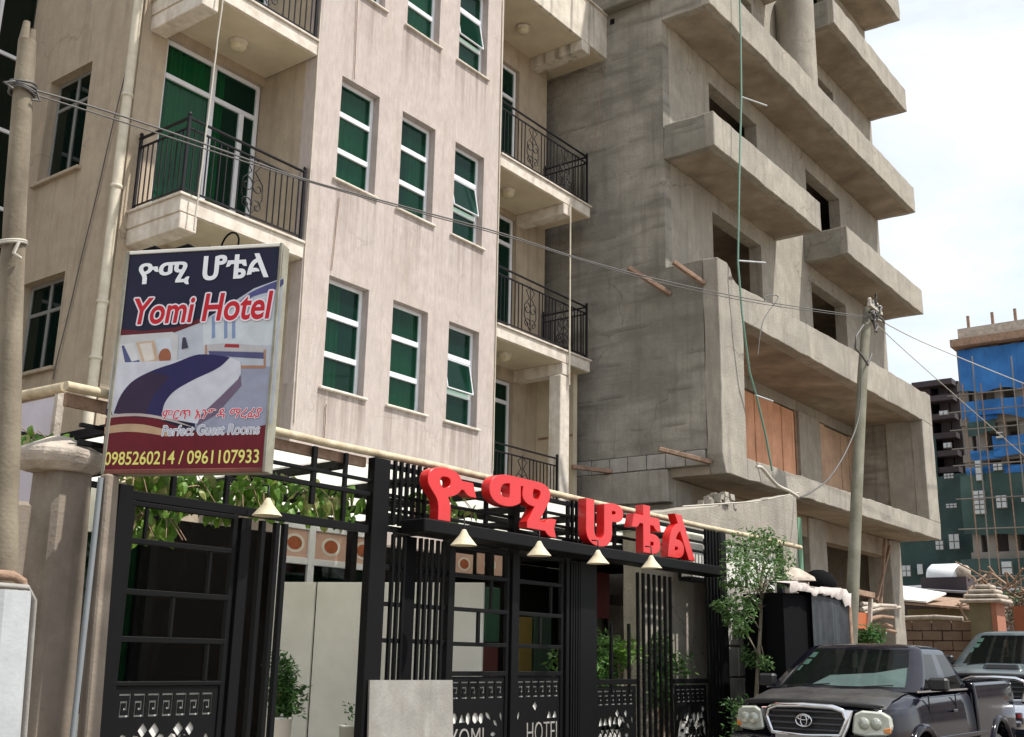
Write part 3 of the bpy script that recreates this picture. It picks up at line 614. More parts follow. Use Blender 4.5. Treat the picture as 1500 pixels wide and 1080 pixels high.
# patterned cut plates
def stroke_outline(pts, t):
    Lh, Rh = [], []
    for i, p in enumerate(pts):
        p = Vector(p); d0 = (p-Vector(pts[i-1])).normalized() if i else None; d1 = (Vector(pts[i+1])-p).normalized() if i < len(pts)-1 else None
        d0 = d0 or d1; d1 = d1 or d0; n0 = Vector((-d0.y, d0.x)); n1 = Vector((-d1.y, d1.x)); nn = (n0+n1); nn = nn/ max(.3, nn.dot(n0)) if nn.length > 1e-5 else n0
        Lh.append(p+nn*t/2); Rh.append(p-nn*t/2)
    return [tuple(v) for v in Lh + Rh[::-1]]
KEY = [(0, 1), (1, 1), (1, 0), (.22, 0), (.22, .66), (.72, .66), (.72, .33), (.48, .33)]
def gate_plate(w, h, nkey, rr, fan=1, text=None):
    holes = []; kw = (w-.10)/nkey
    for k in range(nkey):
        x0 = .05+k*kw; s = kw*.78; holes.append(stroke_outline([Vector((x0+.012+a*s, h-.20+b*.145)) for a, b in KEY], .0125))
    def inside(p): return .035 < p[0] < w-.035 and .05 < p[1] < h-.245
    cxf = w-.03 if fan > 0 else .03
    # petals round a half rosette
    for rad, n, ln, wd in ((.17, 5, .10, .045), (.31, 8, .12, .05)):
        for k in range(n):
            t = math.pi*(k+.5)/n + math.pi/2 if fan > 0 else math.pi*(k+.5)/n - math.pi/2
            c = Vector((cxf+rad*math.cos(t), h-.55+rad*math.sin(t))); d = Vector((math.cos(t), math.sin(t))); q = Vector((-d.y, d.x))
            pl = [tuple(c+d*ln*.5*a+q*wd*.5*b) for a, b in ((-1, 0), (-.5, .7), (.2, 1), (.8, .6), (1, 0), (.8, -.6), (.2, -1), (-.5, -.7))]
            if all(inside(p) for p in pl) and not (text and any(p[1] < text[1]+.25 and text[0]-.02 < p[0] < text[0]+text[2]+.02 for p in pl)): holes.append(pl)
    y = h-.30; row = 0
    while y > .08:
        x = .07 + (row % 2)*.055
        while x < w-.06:
            a = .040+rr.random()*.010; b = .050+rr.random()*.016; px_, py_ = x+rr.uniform(-.008, .008), y+rr.uniform(-.006, .006)
            if (row % 2 == 0): pl = [(px_-a, py_), (px_, py_+b), (px_+a, py_), (px_, py_-b)]
            else: pl = [(px_-a, py_-b*.6), (px_-a*.3, py_+b*.7), (px_+a*.3, py_+b*.7), (px_+a, py_-b*.6)] if rr.random() < .4 else [(px_+a*math.cos(t), py_+b*math.sin(t)) for t in [2*math.pi*k/7 for k in range(7)]]
            far = math.hypot(px_-cxf, py_-(h-.55)) > (.30 if not text else .36)
            if far and all(inside(p) for p in pl) and not (text and any(p[1] < text[1]+.22 and text[0]-.02 < p[0] < text[0]+text[2]+.02 for p in pl)): holes.append(pl)
            x += .102
        y -= .088; row += 1
    return plate_with_holes([(0, 0), (w, 0), (w, h), (0, h)], holes, .004, 'patterned_plate')
def place_plate(me, x0, z0, mat, par, y=FY):
    xs_ = [v.co.x for v in me.vertices]; ys_ = [v.co.y for v in me.vertices]; MB().box(x0+.02, x0+max(xs_)-.02, y+.016, y+.022, z0+.03, z0+max(ys_)-.03).build('backing_sheet', M['whitepanel'], par)  # white sheet added close behind so the cut-outs read bright
    for v in me.vertices: v.co = Vector((x0+v.co.x, y-v.co.z, z0+v.co.y))
    me.materials.append(mat); me.update(); return put('patterned_plate', me, par)
rr = random.Random(3)
gl = thing('iron_gate', 'black iron gate leaf below the hotel signboard with a greek key strip', 'gate', (4.66, FY, 0), 'iron gate leaves of the courtyard')
place_plate(gate_plate(.93, 1.1, 7, rr, 1), 4.68, .235, M['black'], gl)
for z, h in ((1.34, .03), (1.64, .04), (1.97, .04), (2.33, .04), (2.60, .035)): fbox('rail', 4.66, 5.64, z, z+h, .04, 0, gl)
for x in (4.66, 5.60): fbox('stile', x, x+.045, .2, 2.64, .042, .002, gl)
for x, z0, z1 in ((5.45, 1.37, 1.64), (5.10, 1.68, 1.97), (5.40, 2.01, 2.33), (4.8, 2.37, 2.6)): fbox('short_bar', x, x+.025, z0, z1, .03, 0, gl)
for (x0, w, fan, tx, word, label) in ((8.30, .93, 1, (.04, .48, .52), "YOMI", 'left leaf of the double black gate under the red letters, beside the leaning white sheet'), (9.36, .86, -1, (.22, .50, .60), "HOTEL", 'right leaf of the double black gate, next to the black slatted pier')):
    g = thing('iron_gate', label, 'gate', (x0, FY, 0), 'iron gate leaves of the courtyard')
    place_plate(gate_plate(w, 1.16, 6, rr, fan, tx), x0, .235, M['black'], g)
    me = text_mesh(word, .05, -.014, name='gate_lettering'); fit_text(me, (x0+tx[0], FY-.006, .235+tx[1]), (1,0,0), (0,0,1), (0,-1,0), tx[2], .2, .006, M['sheet']); put('gate_lettering', me, g)
    for z, h in ((1.40, .045), (1.68, .04), (2.01, .04), (2.34, .04), (2.62, .035)): fbox('rail', x0, x0+w, z, z+h, .04, 0, g)
    for x in (x0, x0+w-.045): fbox('stile', x, x+.045, .2, 2.62, .042, .002, g)
    fbox('short_bar', x0+.42, x0+.46, 1.72, 2.01, .03, 0, g); fbox('short_bar', x0+.62, x0+.65, 2.05, 2.34, .03, 0, g)
for x0, w in ((10.88, .9), (12.72, .88)): place_plate(gate_plate(w, 1.08, 6, rr, 1 if x0 < 12 else -1), x0, .2, M['black'], fence); fbox('rail', x0, x0+w, 1.30, 1.36, .045, 0)

# canopy box the letters stand on
cano = solo(MB().box(7.5, 13.62, 6.66, 6.96, 2.68, 2.80).build('sign_canopy', M['black'], bevel=.01), 'long flat black canopy box under the red letters', 'canopy')
# red letters
sign = thing('letter_sign', 'five chunky red channel letters standing on the black canopy', 'letter sign', (7.54, 6.8, 2.81))
for ch, x0, x1, z0, z1 in (("ዮ", 7.54, 8.36, 2.815, 3.33), ("ሚ", 8.47, 9.74, 2.83, 3.40), ("ሆ", 10.23, 11.12, 2.815, 3.35), ("ቴ", 11.22, 12.02, 2.83, 3.42), ("ል", 12.09, 12.90, 2.83, 3.40)):
    me = text_mesh(ch, .08, .026, .008, res=8, name='letter'); fit_text(me, (x0+.07, 6.85, z0), (1,0,0), (0,0,1), (0,-1,0), x1-x0-.09, z1-z0-.01, .11, M['red'])
    me.polygons.foreach_set('use_smooth', [False]*len(me.polygons)); put('letter', me, sign)
# cone lamps
def cone_lamp(p, label, r=.108, h=.145):
    t = thing('cone_lamp', label, 'lamp', p, 'cream cone lamps hanging along the fence')
    x, y, z = p; MB().lathe((x, y, z), [(r, -h), (r*.72, -h*.72), (r*.36, -h*.35), (.018, 0), (.0, .005)], 16).build('shade', M['cream'], t)
    MB().lathe((x, y, z), [(.0, -h*.4), (.03, -h*.5), (.04, -h*.75), (.0, -h*.9)], 10).build('bulb', M['white'], t)
    MB().tube([(x, y, z), (x, y, z+.10), (x, y+.08, z+.11)], .008, 6).build('arm', M['iron'], t)
for (px, py), lb in zip(((680, 776), (790, 793), (876, 806), (954, 814)), ('cream cone lamp under the first red letter', 'cream cone lamp below the second red letter', 'cream cone lamp below the third red letter', 'small cream cone lamp under the fourth red letter, furthest along the canopy')):
    cone_lamp(tuple(A(px, py, 1, 6.44)), lb, .125, .145)
cone_lamp(tuple(A(393, 730, 1, 6.80)), 'cream cone lamp hanging at the lower right corner of the hotel signboard', .12, .14)
cone_lamp(tuple(A(179, 696, 1, 7.25)), 'cream cone lamp tucked under the left end of the hotel signboard', .15, .17)
# worn white sheet leaning on the fence
sh = MB(); sh.hexa([(7.17, 6.88, .12), (8.29, 6.86, .12), (8.29, 6.88, .12), (7.17, 6.90, .12), (7.17, 6.93, 1.37), (8.29, 6.93, 1.365), (8.29, 6.95, 1.365), (7.17, 6.95, 1.37)])
solo(sh.build('metal_sheet', M['sheet']), 'worn white sheet leaning against the slats beside the double gate', 'metal sheet')

# ---------------------------------------------------------------- pergola roof and courtyard
perg = thing('pergola', 'black courtyard pergola roofed with bright translucent sheets', 'pergola', (4.2, 7.1, 3.1))
k = 0
for x0 in [4.75+1.06*i for i in range(9)]:
    MB().hexa([(x0, 7.10, 3.28), (x0+1.0, 7.10, 3.28), (x0+1.0, 10.4, 3.22), (x0, 10.4, 3.22), (x0, 7.10, 3.286), (x0+1.0, 7.10, 3.286), (x0+1.0, 10.4, 3.226), (x0, 10.4, 3.226)]).build('roof_sheet', M['rooftrans'], perg)
for x in [4.75+1.06*i for i in range(10)]: MB().bar((x-.03, 7.1, 3.23), (x-.03, 10.4, 3.17), .05, .08).build('rafter', M['black'], perg, bevel=.004)
for y in (7.9, 8.8, 9.7): MB().bar((4.1, y, 3.14), (13.7, y, 3.14), .05, .06).build('purlin', M['black'], perg, bevel=.004)
MB().box(13.75, 16.4, 7.2, 10.4, 3.0, 3.1).build('flat_end_roof', M['blackmat'], perg)
for x in (6.9, 9.8, 12.6): MB().box(x, x+.1, 9.9, 10.0, .2, 3.1).build('rear_post', M['black'], perg)
# white partition panels standing in the courtyard, set back obliquely
def vplane(p0, az):                                # vertical plane through p0 with heading az; returns a pixel picker
    u = Vector((math.cos(az), math.sin(az), 0)); nn = Vector((u.y, -u.x, 0)); p0 = Vector(p0)
    def pick(px, py):
        d = ray(px, py); return CAM + d*((p0-CAM).dot(nn)/d.dot(nn))
    return pick, u
pick, pu = vplane((9.1, 7.5, 0), R(112))
part_ = thing('partition', 'plain white panel partition standing inside the courtyard behind the bars', 'partition', tuple(Vector((pick(460, 860).x, pick(460, 860).y, .2))))
for a, b in ((397, 462), (465, 531), (533, 640), (643, 709)):
    pa, pb = pick(a, 853), pick(b, 853); z = pick(500, 853).z
    MB().hexa([(pa.x, pa.y, .2), (pb.x, pb.y, .2), (pb.x+.03, pb.y+.01, .2), (pa.x+.03, pa.y+.01, .2), (pa.x, pa.y, z), (pb.x, pb.y, z), (pb.x+.03, pb.y+.01, z), (pa.x+.03, pa.y+.01, z)]).build('panel', M['whitepanel'], part_, bevel=.004)
# poster windows at the back of the courtyard
YP = 10.28
def pt(px, py, y=YP): return A(px, py, 1, y)
kiosk = thing('poster_window', 'white framed serving window topped with food posters at the back of the courtyard', 'window', tuple(pt(470, 850)))
z1, zm, z0 = pt(460, 775).z, pt(460, 823).z, pt(460, 860).z
xs = [pt(405, 800).x, pt(453, 800).x, pt(512, 800).x, pt(548, 800).x]
for x in xs: MB().box(x-.05, x+.05, YP-.06, YP, z0-.3, z1+.05).build('mullion', M['white'], kiosk, bevel=.005)
for z in (z1+.02, zm): 
    for a, b in zip(xs, xs[1:]): MB().box(a+.051, b-.051, YP-.05, YP-.005, z-.05, z+.03).build('transom', M['white'], kiosk, bevel=.005)
M['poster'] = surf('poster_paper', (0.62, 0.42, 0.34), (0.50, 0.30, 0.24), 3, .5); M['food'] = surf('food_print', (0.45, 0.10, 0.04), (0.22, 0.08, 0.03), 14, .5); M['dish'] = flat('dish_print', (0.7, 0.66, 0.6), .5)
def poster(x0, x1, z0, z1, y, par, seed=0):
    po = MB().box(x0, x1, y-.012, y, z0, z1).build('food_poster', M['poster'], par); r = min(x1-x0, z1-z0)*.42; c = ((x0+x1)/2, (z0+z1)/2)
    for rad, yy, mt, nm in ((r, .0145, 'dish', 'printed_plate'), (r*.72, .017, 'food', 'printed_dish')):
        MB().poly([(c[0]+rad*1.15*math.cos(t), y-yy, c[1]+rad*.8*math.sin(t)) for t in [2*math.pi*k/20 for k in range(20)]]).build(nm, M[mt], po)
for a, b in zip(xs, xs[1:]): poster(a+.052, b-.052, zm+.031, z1-.031, YP-.01, kiosk)
for a, b in zip(xs, xs[1:]): MB().box(a+.052, b-.052, YP-.02, YP-.012, z0-.3, zm-.051).build('pane', M['glassd'], kiosk)
xs2 = [pt(664, 805).x, pt(690, 805).x, pt(693, 805).x, pt(733, 805).x]
pk = thing('menu_board', 'dark board with two red food pictures seen below the second red letter', 'menu board', tuple(pt(700, 840)))
MB().box(xs2[0]-.1, xs2[3]+.1, YP-.03, YP, pt(700, 850).z, pt(700, 790).z).build('board', M['blackmat'], pk)
poster(xs2[0], xs2[1], pt(680, 842).z, pt(680, 812).z, YP-.031, pk); poster(xs2[2]+.05, xs2[3], pt(710, 842).z, pt(710, 812).z, YP-.031, pk)
# coloured things deep in the courtyard
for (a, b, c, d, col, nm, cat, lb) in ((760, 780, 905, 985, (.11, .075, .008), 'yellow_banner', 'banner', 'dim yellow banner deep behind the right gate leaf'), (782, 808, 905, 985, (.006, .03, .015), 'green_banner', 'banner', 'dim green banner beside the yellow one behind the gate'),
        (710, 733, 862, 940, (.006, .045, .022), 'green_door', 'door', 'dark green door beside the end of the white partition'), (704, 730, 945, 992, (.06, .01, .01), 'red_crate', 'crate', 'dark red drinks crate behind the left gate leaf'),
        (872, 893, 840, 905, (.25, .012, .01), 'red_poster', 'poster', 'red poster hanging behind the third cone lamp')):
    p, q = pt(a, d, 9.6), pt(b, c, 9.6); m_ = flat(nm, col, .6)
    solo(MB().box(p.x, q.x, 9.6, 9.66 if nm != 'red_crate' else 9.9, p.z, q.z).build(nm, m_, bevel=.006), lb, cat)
p, q = pt(900, 935, 9.9), pt(1030, 850, 9.9)
rw = thing('panelled_wall', 'pale panelled rear wall with dark battens seen above the courtyard hedge', 'wall', (p.x, 9.9, p.z-.3))
MB().box(p.x-.4, q.x+.6, 9.92, 10.0, .2, 2.62).build('wall_sheet', M['room'], rw)
for k, x in enumerate([p.x-.3+.75*k for k in range(6)]): MB().box(x, x+.06, 9.88, 9.919, .2, 2.62).build('batten', M['blackmat'], rw); MB().box(x+.1, x+.7, 9.89, 9.918, 1.0+.1*(k%2), 2.45).build('wall_panel', M['block'], rw, bevel=.004)
# white box sign at the right end of the letters
p, q = A(1012, 845, 1, 7.15), A(1030, 785, 1, 7.15)
bs = thing('white_light_box', 'blank white box sign hanging right of the last red letter', 'sign', (p.x, 7.2, p.z)); MB().box(p.x, q.x, 7.15, 7.3, p.z, q.z).build('box', M['whitepanel'], bs, bevel=.01); MB().box(p.x-.03, q.x+.04, 7.13, 7.32, p.z-.05, p.z-.002).build('bottom_rim', M['black'], bs)
# pale wall between the last posts
wl = thing('courtyard_wall', 'pale slab wall with dark joints behind the young tree', 'wall', (14.25, 7.1, 0))
z = .13
for r_, (h, n) in enumerate(((.42, 3), (.40, 4), (.42, 3), (.42, 4), (.42, 3), (.42, 4), (.62, 2))):
    w = 1.85/n
    for k in range(n): MB().box(14.25+k*w+.012, 14.25+(k+1)*w-.012, 7.06+random.uniform(-.008, .008), 7.16, z+.012, z+h-.012).build('slab', M['whitepanel' if r_ == 6 else 'block'], wl, bevel=.008)
    z += h
MB().box(14.25, 16.1, 7.10, 7.15, .13, z-.01).build('joint_backing', M['timber'], wl)

# ---------------------------------------------------------------- plants
M['leaf_vine'] = leafmat('vine_leaf', (0.20, 0.36, 0.045), (0.05, 0.15, 0.02), 5)
M['leaf_yel'] = leafmat('yellow_leaf', (0.42, 0.42, 0.16), (0.18, 0.24, 0.05), 6)
M['leaf_hedge'] = leafmat('hedge_leaf', (0.13, 0.27, 0.05), (0.025, 0.09, 0.02), 6)
M['leaf_tree'] = leafmat('tree_leaf', (0.14, 0.25, 0.07), (0.03, 0.085, 0.02), 7)
M['leaf_dark'] = leafmat('pot_leaf', (0.075, 0.19, 0.035), (0.02, 0.07, 0.015), 7)
def leafcloud(clumps, per, size, rr, mb=None, droop=.2, thin=.42):
    mb = mb or MB()
    for c, rad in clumps:
        c = Vector(c)
        for _ in range(per):
            d = Vector((rr.gauss(0, 1), rr.gauss(0, 1), rr.gauss(0, .8))); d = d.normalized()*rad*rr.random()**.45; p = c+d
            a = Vector((rr.gauss(0, 1), rr.gauss(0, 1), rr.gauss(0, .6)-droop)).normalized(); b = a.cross(Vector((rr.gauss(0, .5), rr.gauss(0, .5), 1))).normalized(); n = a.cross(b)
            s = size*rr.uniform(.6, 1.25)
            mb.add([p, p+a*s*.5+b*s*thin*.5+n*s*.06, p+a*s, p+a*s*.5-b*s*thin*.5+n*s*.06, p+a*s*.5-n*s*.05], [(0, 1, 4), (1, 2, 4), (2, 3, 4), (3, 0, 4)], 0)
    return mb
lm = MB().add([(0, 0, 0), (.028, 0, -.03), (.036, .004, -.06), (.02, .01, -.095), (0, .012, -.12), (-.02, .01, -.095), (-.036, .004, -.06), (-.028, 0, -.03), (0, -.012, -.06)], [(0,1,8),(1,2,8),(2,3,8),(3,4,8),(4,5,8),(5,6,8),(6,7,8),(7,0,8)])
leaf_a = lm.mesh('leaf', M['leaf_vine']); leaf_b = lm.mesh('leaf', M['leaf_yel'])
rr = random.Random(11)
def vine(label, spans, n, y0, y1, loc):
    t = thing('climbing_vine', label, 'vine', loc, 'vines along the pergola edge')
    for a, b, z0, z1 in spans:
        pts = [(a+(b-a)*k/6, (y0+y1)/2+rr.uniform(-.05, .05), (z0+z1)/2+rr.uniform(-.08, .08)) for k in range(7)]
        MB().tube(pts, .007, 5).build('stem', M['timber'], t)
        for k in range(5):
            x = rr.uniform(a, b); MB().tube([(x, y1-.05, z1), (x+rr.uniform(-.05, .05), y0, (z0+z1)/2), (x+rr.uniform(-.1, .1), y0-.02, z0)], .004, 4).build('tendril', M['timber'], t)
    tot = sum(s[1]-s[0] for s in spans)
    for a, b, z0, z1 in spans:
        for _ in range(int(n*(b-a)/tot)):
            me = leaf_b if rr.random() < .22 else leaf_a; cl = rr.gauss(0, .1)
            put('leaf', me, t, (rr.uniform(a, b)+cl*.3, rr.uniform(y0, y1), z0+(z1-z0)*rr.betavariate(1.6, 1.3)), (rr.uniform(-.6, .9), rr.uniform(-.6, .6), rr.uniform(-1.2, 1.2)), rr.uniform(.7, 1.5))
vine('leafy green vine crowding the pergola edge under the hotel signboard', [(4.68, 5.75, 2.64, 2.98), (4.72, 5.15, 2.40, 2.66)], 260, 7.06, 7.34, (5.0, 7.2, 2.7))
vine('yellow green vine trailing along the rails between signboard and first slats', [(5.8, 7.1, 2.72, 3.08)], 230, 7.05, 7.35, (6.4, 7.2, 2.8))
vine('thin sprigs of vine showing around the first red letter', [(7.9, 8.9, 2.86, 3.2)], 40, 7.1, 7.3, (8.3, 7.2, 2.8))
vine('green vine spilling behind the stone gate pillar', [(4.05, 4.5, 2.86, 3.15)], 60, 7.4, 7.7, (4.2, 7.5, 2.8))
def shrub(label, cx_, cy_, wx, wy, z0, z1, n, mat, size, cat='shrub', per=60, name='shrub', grp=None):
    t = thing(name, label, cat, (cx_, cy_, .2), grp)
    cl = [((cx_+rr.uniform(-wx, wx), cy_+rr.uniform(-wy, wy), rr.uniform(z0+.1, z1-.1)), rr.uniform(.10, .22)) for _ in range(n)]
    leafcloud(cl, per, size, rr).build('foliage', M[mat], t); mb = MB()
    for c, r_ in cl[:10]: mb.tube([(cx_+(c[0]-cx_)*.3, cy_, .2), (cx_+(c[0]-cx_)*.6, cy_, (c[2]+.2)/2), c], [.012, .008, .003], 5)
    mb.build('stems', M['timber'], t); return t
shrub('dense green hedge behind the bars left of the tall slats', 11.55, 7.55, .55, .18, 1.0, 1.95, 30, 'leaf_hedge', .10, per=70, grp='courtyard hedge plants')
shrub('hedge shrub with lighter tips behind the plate right of the tall slats', 13.35, 7.5, .45, .18, 1.0, 1.98, 24, 'leaf_hedge', .10, per=70, grp='courtyard hedge plants')
shrub('bright lime sprig poking through the tall slats', 12.0, 7.25, .12, .1, 1.5, 1.9, 6, 'leaf_vine', .10, per=40)
def pot(px, py, y, r, h, label, gn='potted plants by the white partition'):
    p = A(px, py, 1, y); h = p.z-.2; t = thing('potted_plant', label, 'potted plant', (p.x, y, p.z-h), gn)
    MB().lathe((p.x, y, p.z-h), [(0, 0), (r*.72, 0), (r, h-.02), (r*1.06, h-.02), (r*1.06, h), (r*.9, h), (r*.85, h-.04), (0, h-.04)], 20).build('pot', M['whitepanel'], t); return t, p
t, p = pot(407, 1050, 7.9, .13, .36, 'small bushy tree in a white pot before the white partition')
cl = [((p.x+rr.uniform(-.12, .12), 7.9+rr.uniform(-.12, .12), p.z+rr.uniform(.06, .5)), rr.uniform(.07, .12)) for _ in range(22)]
leafcloud(cl, 55, .07, rr).build('foliage', M['leaf_dark'], t); MB().tube([(p.x, 7.9, p.z-.05), (p.x+.01, 7.9, p.z+.4)], .014, 6).build('trunk', M['timber'], t)
t, p = pot(512, 1062, 8.0, .10, .3, 'small sparse plant in a white pot at the foot of the partition')
leafcloud([((p.x, 8, p.z+.08), .1), ((p.x, 8, p.z+.16), .08)], 18, .06, rr).build('foliage', M['leaf_dark'], t)

# young street tree
ty = 6.35; b0 = A(1108, 1018, 1, ty); t1 = A(1115, 900, 1, ty); t2 = A(1116, 845, 1, ty); t3 = A(1122, 800, 1, ty)
tree = thing('young_tree', 'slender young street tree with pale green leaves in front of the fence end', 'tree', (b0.x, ty, .13))
mb = MB(); mb.tube([(b0.x-.05, ty, .13), b0, t1, t2, t3], [.035, .03, .024, .018, .008], 8); mb.build('trunk', M['pole'], tree)
br = MB(); clumps = []
for (px, py, rad) in ((1075, 800, .17), (1100, 790, .18), (1120, 786, .15), (1135, 800, .16), (1148, 818, .15), (1130, 830, .18), (1105, 822, .2), (1083, 825, .2), (1070, 850, .16), (1095, 850, .18), (1140, 845, .14), (1150, 850, .1), (1120, 860, .12), (1075, 880, .15), (1090, 900, .15), (1100, 880, .1), (1150, 880, .09), (1160, 888, .06), (1070, 905, .1), (1085, 920, .1), (1100, 960, .13), (1120, 970, .10), (1082, 815, .15), (1112, 806, .15), (1052, 885, .06)):
    c = A(px, py, 1, ty+rr.uniform(-.3, .3)); c.y = c.y; clumps.append((c, rad*1.15))
    root = t1.lerp(t2, rr.random()) if py < 900 else b0.lerp(t1, .4+.5*rr.random()); mid = root.lerp(c, .5)+Vector((0, 0, .06)); br.tube([root, mid, c], [.012, .008, .003], 5)
br.build('branches', M['pole'], tree); leafcloud(clumps, 112, .082, rr, droop=.6, thin=.42).build('crown', M['leaf_tree'], tree)
shrub('low dark undergrowth at the foot of the young tree', b0.x-.2, 6.5, .5, .12, .3, 1.25, 14, 'leaf_dark', .08, per=40, name='undergrowth', cat='plants')
# ---------------------------------------------------------------- hotel signboard
SU = Vector((.4321, -.9018, 0)); SV = Vector((0, 0, 1)); SN = Vector((-.9018, -.4321, 0)); SO = Vector((4.342, 6.9, 2.773)); SW, SH = 1.232, 1.66
board = thing('hotel_signboard', 'blue and maroon hotel signboard with a bed picture, Amharic and English lettering', 'signboard', tuple(SO))
def SP(u, v, d=0): return SO + SU*u + SV*v + SN*d
def slab(u0, u1, v0, v1, d0, d1): return [SP(u0,v0,d0), SP(u1,v0,d0), SP(u1,v0,d1), SP(u0,v0,d1), SP(u0,v1,d0), SP(u1,v1,d0), SP(u1,v1,d1), SP(u0,v1,d1)]
M['signframe'] = surf('sign_frame', (0.30, 0.30, 0.24), (0.20, 0.18, 0.14), 6, .6); M['signrust'] = surf('rusty_frame', (0.20, 0.07, 0.05), (0.13, 0.05, 0.035), 6, .7)
MB().hexa(slab(0, SW, 0, SH, -.12, -.006)).build('board_box', M['signframe'], board, bevel=.006)
for q in ((0, .028, 0, SH), (SW-.022, SW, 0, SH)): MB().hexa(slab(*q, -.005, .012)).build('frame_edge', M['signframe'], board, bevel=.003)
MB().hexa(slab(.0285, SW-.0225, 0, .03, -.005, .012)).build('frame_edge', M['signrust'], board, bevel=.003)
MB().hexa(slab(.0285, SW-.0225, SH-.025, SH, -.005, .012)).build('frame_edge', M['whitepanel'], board, bevel=.003)
def vinyl(name, c):
    k = .82 if name.startswith('print') else 1.0; return flat(name, tuple(v*k for v in c), .42, 0, .25, 0, .16 if name.startswith('print') else .05)
_k = [0]
CURVED = {'print_cushion', 'print_bed_runner', 'print_tan_band', 'print_silver_line', 'print_swoosh'}
def smooth(pts, n=5):
    o = []; k = len(pts)
    for i in range(k):
        p0, p1, p2, p3 = (Vector(pts[(i+j) % k]) for j in (-1, 0, 1, 2))
        def tg(a, b, c):
            u, v = (b-a).normalized(), (c-b).normalized(); return (u+v)*.5 if u.dot(v) > .3 else v*0
        L_ = (p2-p1).length; t1_, t2_ = tg(p0, p1, p2)*L_, tg(p1, p2, p3)*L_
        for q in range(n):
            t = q/n; o.append(tuple(p1*(2*t**3-3*t*t+1)+t1_*(t**3-2*t*t+t)+p2*(-2*t**3+3*t*t)+t2_*(t**3-t*t)))
    return o
def S(zx, zy, d):                                 # point on the sign face from a traced outline
    px, py = 140+zx/2.843, 340+zy/2.843; r = ray(px, py); return CAM + r*((SO+SN*d-CAM).dot(SN)/r.dot(SN))
def pr_(name, col, pts):
    _k[0] += 1; return MB().poly([S(x, y, .00022*_k[0]) for x, y in (smooth(pts) if name in CURVED else pts)]).build(name, vinyl(name, col), board)
pr_('print_navy', (.012, .012, .045), [(137, 92), (782, 62), (765, 290), (700, 985), (24, 990), (72, 540)])
pr_('print_room_wall', (.62, .66, .74), [(88, 430), (300, 415), (440, 372), (560, 300), (660, 235), (782, 190), (752, 600), (735, 800), (270, 770), (45, 762), (72, 540)])
pr_('print_window', (.74, .80, .85), [(446, 375), (560, 318), (700, 268), (748, 262), (738, 470), (450, 478)])
for x in (484, 535, 568): pr_('print_window_bar', (.28, .38, .62), [(x, 352), (x+14, 346), (x+14, 440), (x, 445)])
pr_('print_swoosh', (.10, .10, .28), [(640, 255), (782, 195), (782, 218), (660, 268), (590, 300)])
pr_('print_red_swoosh', (.15, .012, .02), [(90, 405), (200, 412), (330, 398), (450, 355), (440, 376), (330, 418), (200, 430), (88, 432)])
pr_('print_floor', (.40, .42, .55), [(540, 560), (742, 560), (715, 850), (420, 850), (400, 700)])
pr_('print_desk', (.62, .60, .62), [(455, 470), (560, 462), (712, 478), (712, 500), (455, 494)])
pr_('print_desk_front', (.10, .10, .24), [(470, 496), (705, 502), (703, 528), (475, 515)])
pr_('print_red_book', (.45, .03, .04), [(540, 466), (598, 468), (598, 482), (535, 480)])
for x0, x1, y0, y1 in ((456, 464, 470, 520), (700, 708, 490, 568), (600, 706, 556, 568)): pr_('print_table_leg', (.50, .26, .16), [(x0, y0), (x1, y0), (x1, y1), (x0, y1)])
pr_('print_headboard', (.70, .70, .72), [(90, 432), (320, 416), (345, 430), (340, 540), (86, 560)])
pr_('print_pillow', (.80, .80, .82), [(92, 470), (160, 462), (180, 545), (120, 560), (88, 540)])
pr_('print_pillow_edge', (.10, .12, .28), [(108, 474), (118, 472), (150, 540), (182, 532), (184, 545), (126, 560)])
pr_('print_pillow', (.72, .52, .36), [(168, 460), (244, 452), (262, 535), (196, 550)])
pr_('print_pillow', (.85, .80, .74), [(182, 466), (232, 460), (246, 530), (205, 540)])
pr_('print_pillow', (.70, .76, .84), [(250, 445), (312, 440), (322, 520), (272, 535)])
pr_('print_cushion', (.40, .14, .07), [(262, 520), (276, 490), (300, 486), (314, 510), (306, 540), (270, 545)])
pr_('print_lamp', (.06, .06, .10), [(362, 440), (374, 438), (386, 482), (358, 488)])
pr_('print_bed_sheet', (.74, .76, .84), [(84, 545), (200, 540), (330, 535), (440, 512), (560, 520), (604, 540), (606, 600), (470, 735), (430, 800), (276, 772), (50, 758), (68, 600)])
pr_('print_bed_shadow', (.20, .14, .22), [(604, 590), (606, 640), (500, 760), (420, 806), (440, 760), (590, 620)])
pr_('print_bed_runner', (.025, .02, .11), [(430, 510), (560, 522), (520, 560), (400, 620), (320, 670), (285, 720), (276, 775), (75, 756), (105, 680), (150, 625), (230, 580), (330, 545)])
pr_('print_runner_fold', (.04, .02, .06), [(150, 626), (230, 582), (310, 600), (240, 680), (205, 768), (76, 756), (106, 682)])
pr_('print_bed_base', (.05, .03, .07), [(45, 735), (66, 742), (70, 768), (42, 765)])
pr_('print_maroon', (.17, .006, .016), [(42, 772), (120, 766), (250, 776), (330, 806), (480, 850), (714, 802), (697, 986), (22, 990)])
pr_('print_silver_line', (.60, .52, .50), [(46, 764), (120, 756), (200, 757), (300, 775), (420, 818), (300, 786), (200, 769), (120, 768), (44, 776)])
pr_('print_tan_band', (.62, .42, .26), [(38, 812), (110, 800), (200, 802), (300, 826), (300, 852), (200, 836), (120, 832), (36, 842)])
